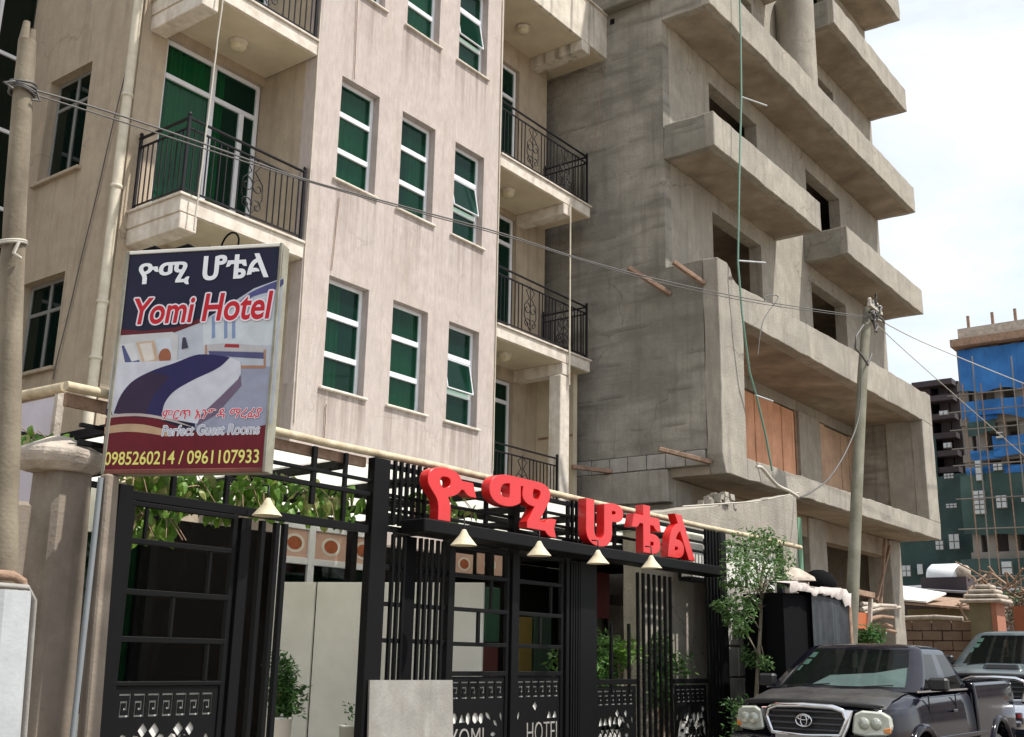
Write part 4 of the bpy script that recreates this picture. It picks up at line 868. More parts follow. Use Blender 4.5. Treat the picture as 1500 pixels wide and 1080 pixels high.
def stext(body, x0, y0, x1, y1, x2, col, name, off=.02, outline=None, shear=0, wline=.05):
    """x0,y0 = lower left, x1,y1 = upper left, x2 = right end (on the slope of the board); traced like the shapes above"""
    sl_ = -.052 + .040*(y0-100)/880.0
    for k, (c, o) in enumerate(([(outline, wline)] if outline else []) + [(col, 0)]):
        _k[0] += 1; d = .00022*_k[0]; nm = name+('_edge' if outline and k == 0 else ''); a = S(x0, y0, d); b = S(x1, y1, d); c2 = S(x2, y0+sl_*(x2-x0), d)
        w = (c2-a).length; h = (b-a).dot(SV); mt = vinyl(nm, c); r_ = o*h*1.6; mb = MB()
        for q in range(8 if r_ else 1):              # an outline is the same lettering laid down eight times, shifted a little
            me = text_mesh(body, 0, off, shear=shear, name=nm); fit_text(me, a, SU, SV, SN, w, h, None, mt)
            sh_ = SU*(r_*math.cos(q*math.pi/4))+SV*(r_*math.sin(q*math.pi/4))+SN*(.000022*q) if r_ else Vector((0, 0, 0))
            mb.add([v.co+sh_ for v in me.vertices], [tuple(p.vertices) for p in me.polygons]); bpy.data.meshes.remove(me)
        mb.build(nm, mt, board)
W_ = (.85, .87, .9)
stext("ዮሚ", 172, 228, 172, 132, 388, W_, 'amharic_name', .024)
stext("ሆቴል", 442, 203, 442, 100, 720, W_, 'amharic_name', .024)
stext("Yomi", 150, 388, 150, 278, 406, (.52, .012, .022), 'english_name', .022, (.75, .70, .78), .12, .035)
stext("Hotel", 440, 374, 440, 258, 732, (.52, .012, .022), 'english_name', .022, (.75, .70, .78), .12, .035)
stext("ምርጥ እንግዳ ማረፊያ", 275, 785, 275, 742, 690, (.60, .08, .10), 'amharic_slogan', .02, (.8, .8, .86), .1, .03)
stext("Perfect Guest Rooms", 275, 850, 275, 806, 682, (.42, .44, .52), 'english_slogan', .012, (.85, .86, .9), .12, .028)
stext("0985260214 / 0961107933", 34, 972, 34, 916, 678, (.80, .74, .20), 'phone_number', .012)
# scrap on top of the board
mb = MB(); mb.tube([SP(.1+.09*k, SH+.02+.03*math.sin(k*2.1), -.06) for k in range(7)], .018, 5); mb.tube(spiral(tuple(SP(.8, SH+.03, -.06)), .12, .05, 0, 5.5, 16, 'y'), .008, 5)
solo(mb.build('wire_coil', M['blackmat']), 'loose black wire lying along the top of the hotel signboard', 'wire')

# ---------------------------------------------------------------- gate pillar, post, left edge
pil = thing('gate_pillar', 'weathered plaster gate pillar with a worn conical capstone', 'pillar', (4.25, 7.25, 0)); KP = 7.30/7.05
mb = MB(); mb.hexa([(4.06, 6.86, 0), (4.40, 6.86, 0), (4.40, 7.30, 0), (4.06, 7.30, 0), (4.00, 6.88, 2.80), (4.28, 6.88, 2.80), (4.28, 7.22, 2.80), (4.00, 7.22, 2.80)])
mb.v = [(x*KP, y*KP, 1.6+(z-1.6)*KP if z > 0 else 0) for x, y, z in mb.v]; me = mb.mesh('shaft', M['plaster'], .035); put('shaft', me, pil)
mb = MB(); mb.lathe((4.25, 7.30, 2.80), [(.0, 0), (.23, .0), (.30, .05), (.325, .10), (.31, .15), (.20, .20), (.09, .255), (0, .265)], 18, 0, False)
cap = mb.mesh('capstone', M['capstone'], .012)
for v in cap.vertices: q = noise.noise(v.co*6); v.co += Vector((q*.02, noise.noise(v.co*7)*.02, q*.012))
put('capstone', cap, pil)
a, b = A(124, 800, 1, 6.86), A(112, 1070, 1, 6.86)
solo(MB().tube([(a.x+.07, 6.84, 0), (a.x+.05, 6.84, 2.74)], .020, 10).build('water_pipe', flat('blue_grey_pipe', (.20, .22, .235), .7)), 'pale blue grey pipe running up between stone pillar and sign post', 'pipe')
po = MB(); po.hexa([(4.41, 6.78, 0), (4.53, 6.78, 0), (4.53, 6.9, 0), (4.41, 6.9, 0), (4.325, 6.80, 2.77), (4.43, 6.80, 2.77), (4.43, 6.89, 2.77), (4.325, 6.89, 2.77)])
solo(po.build('sign_post', M['plaster'], bevel=.012), 'light brown post carrying the lower left corner of the signboard', 'post')
# dark wall left of the pillar, lilac board behind
solo(MB().box(3.0, 3.99, 7.10, 7.25, 0, 2.55).build('boundary_wall', M['plaster'], bevel=.03), 'stained plaster wall running left from the gate pillar', 'wall')
P4 = lambda px, py: A(px, py, 0, 4.60)
a, b = P4(14, 598), P4(92, 582)
bo = thing('hoarding_board', 'pale lilac board in a wooden frame rising behind the gate pillar', 'board', (4.55, (a.y+b.y)/2, 2.3))
MB().box(4.55, 4.57, b.y, a.y+.9, 2.4, b.z).build('board_sheet', surf('lilac_sheet', (.56, .53, .60), (.46, .42, .47), 1.5, .5), bo)
MB().box(4.53, 4.59, b.y-.05, b.y-.001, 2.4, b.z+.02).build('frame_upright', M['capstone'], bo); MB().box(4.53, 4.59, b.y-.05, a.y+.9, b.z+.021, b.z+.06).build('frame_top', M['timber'], bo)
# white corrugated gate at the lower left
ga = thing('sheet_gate', 'white corrugated sheet gate with a bent pipe frame at the lower left corner', 'gate', (3.2, 6.0, 0))
p0, p1 = A(-30, 858, 1, 6.0), A(49, 866, 1, 6.0)
mb = MB(); n = 30; vs = []
for k in range(n+1):
    x = p0.x-.6+(p1.x+.10-p0.x+.6)*k/n; dd = .02 if k % 6 == 0 else 0; vs += [(x, 6.0+dd, .1), (x-.10, 6.0+dd, p1.z)]
mb.add(vs, [(2*i, 2*i+2, 2*i+3, 2*i+1) for i in range(n)]); me = mb.mesh('corrugated_sheet', M['bluesheet']); put('corrugated_sheet', me, ga)
MB().tube([(p1.x-.7, 6.03, p1.z+.03), (p1.x-.02, 6.03, p1.z+.02), (p1.x+.03, 6.03, p1.z-.05), (p1.x+.13, 6.03, .1)], .016, 8).build('frame_pipe', M['sheet'], ga)
q = A(38, 845, 1, 6.3); MB().tube([(q.x-.6, 6.3, q.z), (q.x-.08, 6.3, q.z), (q.x-.02, 6.3, q.z-.03), (q.x, 6.3, q.z-.1), (q.x+.05, 6.3, .2)], .03, 8).build('rounded_frame', M['timber'], ga)
MB().box(p1.x-.32, p1.x-.27, 5.985, 5.999, p1.z-.09, p1.z-.01).build('hinge_plate', M['timber'], ga)

# ---------------------------------------------------------------- poles and cables
lp = thing('utility_pole', 'weathered wooden utility pole with a split top at the left edge', 'utility pole', (3.62, 6.45, 0))
pts = [(3.64, 6.45, 0), A(5, 850, 1, 6.45), A(9, 700, 1, 6.45), A(20, 333, 1, 6.45), A(34, 130, 1, 6.45), A(40, 60, 1, 6.45)]
rr = random.Random(4); pl = []
for a, b in zip(pts, pts[1:]):
    for k in range(4): pl.append(Vector(a).lerp(Vector(b), k/4)+Vector((rr.uniform(-.004, .004), rr.uniform(-.004, .004), 0)))
pl.append(Vector(pts[-1])); MB().tube(pl, [.088-.034*k/len(pl) for k in range(len(pl))], 14).build('shaft', M['pole'], lp)
tp = pl[-1]; MB().tube([tp+Vector((-.022, 0, -.01)), tp+Vector((-.02, 0, .13))], [.034, .022], 7).build('split_end', M['pole'], lp); MB().tube([tp+Vector((.022, 0, -.01)), tp+Vector((.026, 0, .09))], [.034, .024], 7).build('split_end', M['pole'], lp)
def catenary(a, b, sag, n=20):
    a, b = Vector(a), Vector(b); return [a.lerp(b, k/n)-Vector((0, 0, sag*4*(k/n)*(1-k/n))) for k in range(n+1)]
tie = MB(); c = A(33, 130, 1, 6.45)
for k in range(4): tie.tube([(c.x+.078*math.cos(t), 6.45+.078*math.sin(t), c.z-.03+.018*k+.01*math.sin(2*t+k)) for t in [2*math.pi*j/16 for j in range(17)]], .009, 5)
tie.tube([(c.x-.08, 6.4, c.z), (c.x-.16, 6.38, c.z-.05), (c.x-.10, 6.37, c.z-.07)], .008, 5); tie.tube([(c.x+.06, 6.38, c.z-.02), (c.x+.09, 6.38, c.z-.07), (c.x+.03, 6.37, c.z-.09)], .008, 5)
tie.build('wire_tie', M['wire'], lp)
tie = MB(); c = A(17, 358, 1, 6.45)
for k in range(2): tie.tube([(c.x+.085*math.cos(t), 6.45+.085*math.sin(t), c.z+.012*k+.02*math.cos(t)) for t in [2*math.pi*j/16 for j in range(17)]], .010, 5)
tie.tube([(c.x, 6.36, c.z), (c.x-.03, 6.35, c.z-.09), (c.x+.02, 6.35, c.z-.11)], .012, 5); tie.build('rope_tie', M['wirel'], lp)
PY = 6.5
def wire(pix, y, r, mat, label, sag=0.0, n=8):
    pts = [A(px, py, 1, y) if not isinstance(px, tuple) else Vector(px) for px, py in pix]; out_ = []
    for i in range(len(pts)-1):                     # Catmull-Rom through the points of one vertical plane
        p0, p1, p2, p3 = pts[max(i-1, 0)], pts[i], pts[i+1], pts[min(i+2, len(pts)-1)]
        for k in range(n):
            t = k/n; out_.append(.5*((2*p1)+(p2-p0)*t+(2*p0-5*p1+4*p2-p3)*t*t+(3*p1-p0-3*p2+p3)*t**3))
    out_.append(pts[-1]); o = MB().tube(out_, r, 5).build('overhead_cable', M[mat]); solo(o, label, 'cable'); return o
wire([(34, 128), (120, 152), (220, 184), (330, 222), (447, 263), (600, 305), (735, 342), (860, 382), (975, 412), (1120, 442), (1268, 464)], PY-.05, .0075, 'wire', 'overhead cable from left wooden pole across the hotel front to the right pole')
wire([(34, 134), (120, 160), (220, 192), (330, 228), (447, 265), (600, 308), (735, 345), (860, 384), (975, 416), (1120, 446), (1268, 466)], PY-.02, .006, 'wire', 'second cable twisted just below the first across the hotel front')
rp = thing('utility_pole', 'greenish concrete utility pole leaning slightly in front of the unfinished building', 'utility pole', tuple(A(1246, 940, 1, PY)*1.0))
base = A(1246, 940, 1, PY); base = Vector((base.x-.05, PY, ground_z(base.x)-.1)); rp.location = base
tp = A(1271, 452, 1, PY); MB().tube([base, A(1246, 940, 1, PY), A(1256, 700, 1, PY), A(1264, 540, 1, PY), tp], [.115, .108, .098, .090, .080], 14).build('shaft', M['pole2'], rp)
rr = random.Random(8); mb = MB()
for k in range(16):
    a = tp + Vector((rr.uniform(-.22, .28), -.12+rr.uniform(-.06, .04), rr.uniform(-.28, .12))); pts = [a]
    for j in range(4): a = a+Vector((rr.uniform(-.16, .16), rr.uniform(-.03, .03), rr.uniform(-.14, .08))); pts.append(a)
    mb.tube(pts, .020, 5)
mb.build('tangled_wires', M['wire'], rp)
mb = MB(); mb.bar(tp+Vector((-.3, -.13, -.02)), tp+Vector((.35, -.13, -.04)), .06); 
for dx in (-.26, -.1, .12, .3): mb.lathe(tuple(tp+Vector((dx, -.13, .0))), [(.0, .12), (.03, .11), (.04, .07), (.028, .05), (.04, .03), (.028, 0)], 8)
mb.build('insulator_bracket', M['wirel'], rp)
mb = MB(); b1 = A(1262, 520, 1, PY-.16); mb.tube([b1+Vector((.55, 0, .15)), b1+Vector((.3, 0, -.12)), b1, b1+Vector((-.3, 0, .05)), b1+Vector((-.2, 0, .3)), b1+Vector((.2, 0, .6))], .02, 6); mb.build('cable_loop', M['wire'], rp)
wire([(1276, 462), (1340, 496), (1420, 530), (1500, 562), (1600, 600)], PY+.02, .012, 'wirel', 'pale cable leaving the right pole towards the right edge of the picture')
wire([(1278, 470), (1330, 518), (1400, 580), (1480, 650), (1560, 720)], PY+.1, .009, 'wirel', 'thin cable dropping steeply right from the right pole over the netted building')
wire([(1120, 442), (1122, 434), (1140, 436), (1118, 470), (1110, 520)], PY-.03, .008, 'wire', 'short cable loop hanging from the overhead line near the green hose')
wire([(1262, 540), (1258, 610), (1240, 660), (1215, 700), (1190, 720), (1172, 729)], PY-.14, .014, 'wire', 'dark cable sagging from the right pole to the white conduit end')
wire([(1108, 684), (1116, 686), (1128, 700), (1140, 712), (1156, 720), (1170, 729)], PY+.4, .028, 'wirel', 'bent white conduit sticking out below the orange boards')
wire([(1000, 742), (1060, 738), (1110, 734), (1150, 726), (1170, 722)], PY+.55, .012, 'wirel', 'pale cord lying along the top of the low concrete wall')
def vert(px0, py0, px1, py1, ax, val, r, mat, nm, label, cat, wob=.004):
    a, b = A(px0, py0, ax, val), A(px1, py1, ax, val); n = 16; q = random.Random(px0)
    pts = [a.lerp(b, k/n)+Vector((q.uniform(-wob, wob), 0, 0)) for k in range(n+1)]; solo(MB().tube(pts, r, 5).build(nm, M[mat]), label, cat)
vert(330, -30, 284, 338, 1, 10.38, .011, 'wirel', 'hanging_cord', 'pale cord hanging down in front of the left balcony', 'cord')
vert(214, -20, 77, 556, 0, 7.10, .008, 'wire', 'wall_cable', 'thin dark cable running down the side wall left of the drain pipe', 'cable')
vert(524, 0, 519, 116, 1, 10.48, .006, 'timber', 'wall_cable', 'thin cable above the upper left bay window', 'cable')
vert(497, 290, 486, 396, 1, 10.48, .006, 'timber', 'wall_cable', 'thin cable between the two leftmost bay windows', 'cable')
vert(478, 592, 475, 642, 1, 10.48, .006, 'timber', 'wall_cable', 'short thin cable below the lower left bay window', 'cable')
vert(470, 20, 431, 620, 1, 10.485, .008, 'pvc', 'edge_cable', 'pale cable following the left edge of the bay', 'cable')
vert(737, 0, 722, 690, 1, 10.485, .010, 'pvc', 'edge_cable', 'pale cable following the right edge of the bay', 'cable')
vert(884, 100, 870, 222, 1, 10.4, .006, 'timber', 'hanging_cord', 'thin cord hanging from the streaked fascia end', 'cord')
hs = MB(); hp = [A(1083, -30, 1, 7.9), A(1085, 60, 1, 7.9), A(1086, 142, 1, 7.9), A(1083, 260, 1, 7.9), A(1081, 384, 1, 7.9), A(1087, 460, 1, 7.9), A(1098, 545, 1, 7.9), A(1108, 580, 1, 7.9), A(1122, 640, 1, 7.9), A(1131, 690, 1, 7.9)]
hs.tube(hp, .018, 7); ho = thing('safety_line', 'thin green pipe with short side stubs hanging down the front of the unfinished building', 'pipe', tuple(hp[-1])); hs.build('main_pipe', M['hose'], ho)
for p, q in (((1086, 142), (1123, 155)), ((1081, 382), (1121, 385)), ((1107, 579), (1132, 588))): MB().tube([A(*p, 1, 7.9), A(*q, 1, 7.9)], .016, 6).build('stub', M['bluesheet'], ho)

# ---------------------------------------------------------------- low wall, kiosk and clutter right of the fence
lw = thing('low_concrete_wall', 'streaked low concrete wall under the overhanging box with rubble along its top', 'wall', (16.0, 7.5, 0))
LY = 7.5; tops = [A(px, py, 1, LY) for px, py in ((940, 752), (1000, 744), (1040, 741), (1075, 736), (1110, 735), (1140, 728), (1166, 724))]
MB().prism([(tops[0].x, LY, 0)]+[tuple(t) for t in tops]+[(tops[-1].x, LY, 0)], (0, .3, 0)).build('wall_body', M['conc'], lw, bevel=.012, rough=.02)
MB().box(tops[-1].x+.002, tops[-1].x+.16, LY-.01, LY+.3, 2.0, A(1166, 757, 1, LY).z).build('green_painted_edge', flat('green_paint', (.13, .27, .16), .7), lw)
c = A(1068, 738, 1, LY); mb = MB(); rr = random.Random(2)
for k in range(60):
    a = rr.gauss(0, .26); s = rr.uniform(.03, .08); z = max(0, .20-abs(a)*.42)*rr.random(); y = rr.uniform(.0, .28)
    v = Vector((c.x+a, LY+y, c.z-.02+z)); mb.hexa([v+Vector((sx*s*rr.uniform(.6, 1), sy*s*rr.uniform(.6, 1), sz*s*.6)) for sz in (-1, 1) for sx, sy in ((-1, -1), (1, -1), (1, 1), (-1, 1))])
mb.build('rubble', M['conc'], lw, kind='stuff')
kx0, kx1, ky0, ky1 = A(1188, 900, 1, 5.95).x, A(1241, 900, 1, 5.95).x, 5.95, 6.95
kz = A(1190, 868, 1, 5.95).z
ki = thing('metal_kiosk', 'black corrugated metal kiosk with a crumpled white tarp over its roof edge', 'kiosk', (kx0, ky0, 0))
mb = MB(); n = 26; vs = []
for k in range(n+1):
    x = kx0+(kx1-kx0)*k/n; d = .022*math.sin(k*math.pi/1.0+.8) if k % 2 else -.018; vs += [(x, ky0+d, 0), (x, ky0+d, kz)]
mb.add(vs, [(2*i, 2*i+2, 2*i+3, 2*i+1) for i in range(n)]); mb.build('corrugated_front', surf('corrugated_black', (.035, .04, .045), (.015, .018, .02), 5, .45, streak=(.10, .12, .13), sfac=.5), ki)
MB().box(kx0, kx1, ky0+.03, ky1, 0, kz-.01).build('body', M['blackmat'], ki); MB().box(kx1+.002, kx1+.10, ky0-.04, ky0+.08, 0, kz+.02).build('corner_post', M['timber'], ki, bevel=.01)
mb = MB(); rr = random.Random(5); n = 22; vs = []
for k in range(n+1):
    f = k/n; x = kx0-.85+(kx1-kx0+.85)*f; zt = kz+.05+.03*math.sin(f*9)+rr.uniform(-.03, .04); lo = kz-.01-.05*rr.random()**2-(.10 if f > .88 else 0)
    yy = ky0-.05 if f > .38 else ky0-.05+.9*(.38-f)/.38*0
    vs += [(x, yy-.02*rr.random(), lo), (x, yy-.03, zt), (x, yy+.35, zt+.05*rr.random())]
mb.add(vs, [f_ for i in range(n) for f_ in ((3*i, 3*i+3, 3*i+4, 3*i+1), (3*i+1, 3*i+4, 3*i+5, 3*i+2))], 0, True); mb.build('tarp', surf('dirty_tarp', (.55, .50, .47), (.28, .24, .22), 6, .7), ki)
MB().box(kx0-.80, kx0-.01, ky0+.05, ky0+.30, .0, kz-.05).build('side_shed', M['blackmat'], ki)
gx, gz = A(1177, 857, 1, 7.3), A(1243, 880, 1, 7.3)
solo(MB().box(gx.x, gz.x, 7.3, 7.34, gz.z-.2, gx.z).build('grey_board', M['conc'], bevel=.006), 'flat grey board standing behind the black kiosk', 'board')
q = A(1172, 838, 1, 7.25); cp = MB(); cp.box(q.x-.25, q.x+.25, 7.2, 7.6, 0, q.z-.15); cp.lathe((q.x, 7.4, q.z-.15), [(.42, 0), (.40, .06), (.16, .2), (0, .24)], 4); solo(cp.build('capped_pier', M['capstone'], bevel=.01), 'pinkish capped pier at the right end of the fence', 'pillar')
q = A(1199, 848, 1, 8.0); solo(MB().lathe((q.x, 8.0, q.z-.28), [(.0, .0), (.3, .0), (.34, .18), (.26, .36), (.1, .44), (0, .45)], 16).build('water_drum', M['blackmat']), 'black rounded drum top beside the ground floor column', 'drum')
# orange painted box, bush, sticks
q0, q1 = A(1251, 920, 1, 7.6), A(1272, 872, 1, 7.6)
ob = thing('orange_box', 'orange panel in a pale timber frame leaning behind the right pole', 'box', (q0.x, 7.6, q0.z)); MB().box(q0.x, q1.x-.1, 7.6, 7.66, q0.z, q1.z-.35).build('orange_panel', flat('orange_paint', (.45, .12, .04), .6), ob)
MB().bar((q1.x, 7.55, q1.z), (q1.x-.2, 7.55, q0.z), .07).build('frame_leg', M['capstone'], ob); MB().bar((q0.x-.1, 7.55, q1.z+.02), (q1.x+.1, 7.55, q1.z), .10).build('frame_top', M['timber'], ob)
rr = random.Random(21)
q = A(1268, 930, 1, 7.2); shrub('low dusty bush beside the orange panel', q.x, 7.2, .5, .2, q.z-.6, q.z+.15, 14, 'leaf_dark', .12, per=50)
for k, (p, r_) in enumerate((((1262, 893), (1312, 888)), ((1270, 908), (1308, 905)), ((1266, 900), (1318, 890)), ((1275, 915), (1306, 918)), ((1262, 885), (1300, 893)), ((1268, 922), (1312, 926)))):
    a, b = A(*p, 1, 8.2+.1*k), A(*r_, 1, 8.4+.1*k); solo(MB().tube([a, a.lerp(b, .5)+Vector((0, 0, .05)), b], [.05, .045, .04], 7).build('timber_pole', M['timber' if k % 2 else 'capstone']), 'rough pole in the pile before the right end column, %s' % ('topmost pale one', 'thin brown one', 'second pale one', 'low brown one', 'upper brown one crossing the others', 'lowest pale one')[k] if False else ('topmost pale pole of the pile before the end column', 'thin brown pole in the middle of the pile', 'pale pole lying second from top in the pile', 'low brown pole of the pile before the end column', 'upper brown pole crossing the pile obliquely', 'dark pole at the very bottom of the pile')[k], 'pole', 'rough poles piled before the end column')
for k, (p, r_) in enumerate((((1284, 880), (1303, 800)), ((1290, 885), (1296, 790)))):
    a, b = A(*p, 1, 8.9), A(*r_, 1, 8.95); solo(MB().bar(a, b, .07).build('scaffold_plank', M['timber']), ('plank leaning inside the dark ground floor opening, longer tilt', 'upright plank standing inside the dark ground floor opening')[k], 'plank')
# ---------------------------------------------------------------- pickups
def carpaint(name, c, dust, dfac=.5, rough=.25):
    m, n, l, b = newmat(name); g = n.new('ShaderNodeNewGeometry'); nz = n.new('ShaderNodeTexNoise'); nz.inputs['Scale'].default_value = 5; nz.inputs['Detail'].default_value = 8; nz.inputs['Roughness'].default_value = .7
    l.new(g.outputs['Position'], nz.inputs['Vector']); mr = n.new('ShaderNodeMapRange'); mr.inputs['From Min'].default_value = .3; mr.inputs['From Max'].default_value = .75; mr.inputs['To Max'].default_value = dfac; mr.inputs['To Min'].default_value = dfac*.15
    l.new(nz.outputs['Fac'], mr.inputs['Value']); mx = n.new('ShaderNodeMix'); mx.data_type = 'RGBA'; mx.inputs['A'].default_value = (*c, 1); mx.inputs['B'].default_value = (*dust, 1)
    l.new(mr.outputs['Result'], mx.inputs['Factor']); l.new(mx.outputs['Result'], b.inputs['Base Color'])
    rr_ = n.new('ShaderNodeMapRange'); rr_.inputs['To Min'].default_value = rough; rr_.inputs['To Max'].default_value = rough+.35; l.new(mr.outputs['Result'], rr_.inputs['Value']); l.new(rr_.outputs['Result'], b.inputs['Roughness'])
    b.inputs['Coat Weight'].default_value = .25; b.inputs['Specular IOR Level'].default_value = .2; b.inputs['Coat Roughness'].default_value = .12; return m
M['carglass'] = glassy('windscreen_glass', (.45, .52, .50), .72, .03, .5, (.01, .014, .014))
M['sideglass'] = glassy('tinted_glass', (.20, .24, .24), .5, .03, .5, (.006, .008, .008))
M['chrome'] = flat('chrome', (.72, .73, .76), .12, 1.0); M['rubber'] = flat('rubber', (.02, .02, .02), .8); M['lens'] = flat('headlight_lens', (.56, .58, .50), .08, .1, .6, .8, .25); M['lensin'] = flat('headlight_reflector', (.50, .52, .45), .15, .35)
M['amber'] = flat('amber_lens', (.60, .22, .05), .2, 0, .5, .6); M['plastic'] = flat('black_plastic', (.015, .015, .016), .5); M['shade'] = flat('sky_reflection', (.80, .88, .90), .6, 0, .3, 0, .12); M['stick'] = flat('sticker', (.50, .78, .68), .5); M['cabin'] = flat('cabin_trim', (.035, .035, .035), .9)  # the 'shade' entry is the pale sky reflection colour of the windscreens
def lerp(tab, x):
    if x <= tab[0][0]: return tab[0][1]
    for (a, u), (b, v) in zip(tab, tab[1:]):
        if x <= b: f = (x-a)/(b-a); f = f*f*(3-2*f); return u+(v-u)*f
    return tab[-1][1]
def pickup(name, label, x0, yc, z0, paint, hoodm, scoop=False, hs=1.0, scrapes=False):
    t = thing(name, label, 'pickup truck', (x0, yc, z0), 'dark pickups parked nose to tail')
    W = lambda x, y, z: (x0+x, yc+y, z0+z*hs)
    bow = lambda y: .20*(abs(y)/.85)**2.2
    def warp(x, y): return x + (bow(y)*(1-x/.95) if x < .95 else 0)
    top = [(.12, 1.10), (.2, 1.155), (.5, 1.215), (1.05, 1.275), (1.3, 1.285), (2.95, 1.30), (3.0, 1.30)]
    hw = [(.12, .78), (.25, .85), (.6, .905), (1.0, .925), (4.0, .93), (4.95, .90)]
    def section(x, tp=None):
        h = lerp(hw, x); z = tp if tp else lerp(top, x)
        return [(h-.05, .42), (h-.01, .50), (h, .62), (h+.005, .78), (h-.002, .92), (h-.014, 1.04), (h-.03, 1.13), (h-.055, z-.075), (h-.09, z-.038), (h-.16, z-.012), (.50, z+.006), (.25, z+.014), (0, z+.016)]
    st = [.12, .15, .2, .28, .4, .55, .7, .85, 1.0, 1.15, 1.4, 1.8, 2.2, 2.6, 2.98]
    mb = MB(); vs = []; n = 0
    for x in st:
        s = section(x); ring = [(y, z) for y, z in s] + [(-y, z) for y, z in reversed(s[:-1])]; n = len(ring)
        vs += [W(warp(x, y), y, z) for y, z in ring]
    fs = [(i*n+j, i*n+(j+1)%n, (i+1)*n+(j+1)%n, (i+1)*n+j) for i in range(len(st)-1) for j in range(n)]
    mb.add(vs, fs, 0, True); mb.add(vs[:n], [tuple(range(n))], 0); mb.add(vs[-n:], [tuple(reversed(range(n)))], 0)
    me = mb.mesh('body', paint)
    def cut(me, cx_):
        bm = bmesh.new(); bm.from_mesh(me); bmesh.ops.remove_doubles(bm, verts=bm.verts, dist=1e-5); bm.to_mesh(me); bm.free()
        c = MB(); vsc = []; k = 40
        for y in (-1.3, 1.3): vsc += [W(cx_+.47*math.cos(q), y, .42+.49*math.sin(q)) for q in [2*math.pi*j/k for j in range(k)]]
        c.add(vsc, [(j, (j+1)%k, k+(j+1)%k, k+j) for j in range(k)]+[tuple(range(k)), tuple(range(2*k-1, k-1, -1))]); cm = c.mesh('c', paint)
        a = bpy.data.objects.new('a', me); b = bpy.data.objects.new('b', cm); COL.objects.link(a); COL.objects.link(b)
        md = a.modifiers.new('b', 'BOOLEAN'); md.operation = 'DIFFERENCE'; md.object = b; md.solver = 'EXACT'
        dg = bpy.context.evaluated_depsgraph_get(); dg.update(); r = bpy.data.meshes.new_from_object(a.evaluated_get(dg)); r.name = me.name
        bpy.data.objects.remove(a); bpy.data.objects.remove(b); return r
    body = put('body', cut(me, 1.0), t)
    # bonnet skin, slightly proud, with its own dusty paint
    hx = [.20, .26, .35, .5, .7, .85, 1.0, 1.1]; hy = [-.76, -.72, -.6, -.45, -.28, -.1, .1, .28, .45, .6, .72, .76]
    mb = MB(); vs = []
    for x in hx:
        for y in hy:
            s = section(x); s2 = sorted(((yy, zz) for yy, zz in s if zz > 1.0), key=lambda q: q[0]); z = lerp([(yy, zz) for yy, zz in s2], abs(y)); b_ = .022*math.exp(-((abs(y)-.42)/.10)**2)*(1 if x > .24 else 0)
            vs.append(W(warp(x, y), y, z+.012+b_*.8))
    k = len(hy); mb.add(vs, [(i*k+j, i*k+j+1, (i+1)*k+j+1, (i+1)*k+j) for i in range(len(hx)-1) for j in range(k-1)], 0, True)
    hood = mb.build('bonnet', hoodm, t)
    mb = MB(); pts = [W(warp(.165, y)-.01, y, lerp(top, .2)+.02-.02*(abs(y)/.76)**2) for y in [-.76+1.52*q/16 for q in range(17)]]; mb.tube(pts, [.012]+[.03]*15+[.012], 8); mb.build('bug_deflector', M['plastic'], hood)
    if scoop:
        MB().hexa([W(.62, -.28, 1.24), W(.62, .28, 1.24), W(.98, .28, 1.27), W(.98, -.28, 1.27), W(.66, -.24, 1.33), W(.66, .24, 1.33), W(.98, .24, 1.33), W(.98, -.24, 1.33)]).build('bonnet_scoop', hoodm, hood, bevel=.02)
        MB().hexa([W(.605, -.22, 1.262), W(.605, .22, 1.262), W(.64, .22, 1.262), W(.64, -.22, 1.262), W(.635, -.20, 1.315), W(.635, .20, 1.315), W(.66, .20, 1.315), W(.66, -.20, 1.315)]).build('scoop_mouth', M['plastic'], hood)
    # cabin greenhouse
    def ring(f):                                   # f 0 belt .. 1 roof edge
        xf = 1.02+(1.80-1.02)*f**.95; xr = 3.0-.22*f; yb = .845-.185*f**1.25; z = 1.285+(1.735-1.285)*f
        pts = []
        for q in range(13): y = -yb+2*yb*q/12; pts.append((xf+.16*(abs(y)/yb)**2.2*(1-.25*f), -y, z))
        a = pts[-1]; 
        for q in range(1, 13): pts.append((a[0]+(xr-a[0])*q/12, -yb+(-.0), z))
        for q in range(1, 7): pts.append((xr+.0, -yb+2*yb*q/6, z))
        b = pts[0]
        for q in range(1, 12): pts.append((xr+(b[0]-xr)*q/12, yb, z))
        return pts
    FS = [0, .08, .2, .35, .5, .65, .8, .90, 1.0]; rings = [ring(f) for f in FS]; n = len(rings[0])
    def role(j, i):
        g = 1 <= i <= 6
        if 1 <= j <= 10: return 1 if (0 < i <= 7) else 0
        if 12+1 <= j <= 12+10: 
            c_ = j-12; return (2 if c_ < 6 else 4) if (g and c_ not in (5, 6)) else (0)
        if 25 <= j <= 28: return 3 if 2 <= i <= 6 else 0
        if j >= 31 and j <= 39: return (5 if j < 35 else 6) if (g and j not in (35, 36)) else 0
        return 0
    parts_ = {k: MB() for k in range(7)}
    for i in range(len(FS)-1):
        for j in range(n):
            q = [rings[i][j], rings[i][(j+1)%n], rings[i+1][(j+1)%n], rings[i+1][j]]; parts_[role(j, i)].add([W(*p) for p in q], [(0, 1, 2, 3)], 0, True)
    # roof: shrink rings to the centre
    prev = rings[-1]; cxm = 2.35
    for s_, dz in ((.93, .030), (.80, .050), (.6, .064), (.3, .072), (.0, .074)):
        cur = [(cxm+(p[0]-cxm)*s_, p[1]*s_, 1.735+dz) for p in rings[-1]]
        for j in range(n): parts_[0].add([W(*prev[j]), W(*prev[(j+1)%n]), W(*cur[(j+1)%n]), W(*cur[j])], [(0, 1, 2, 3)], 0, True)
        prev = cur
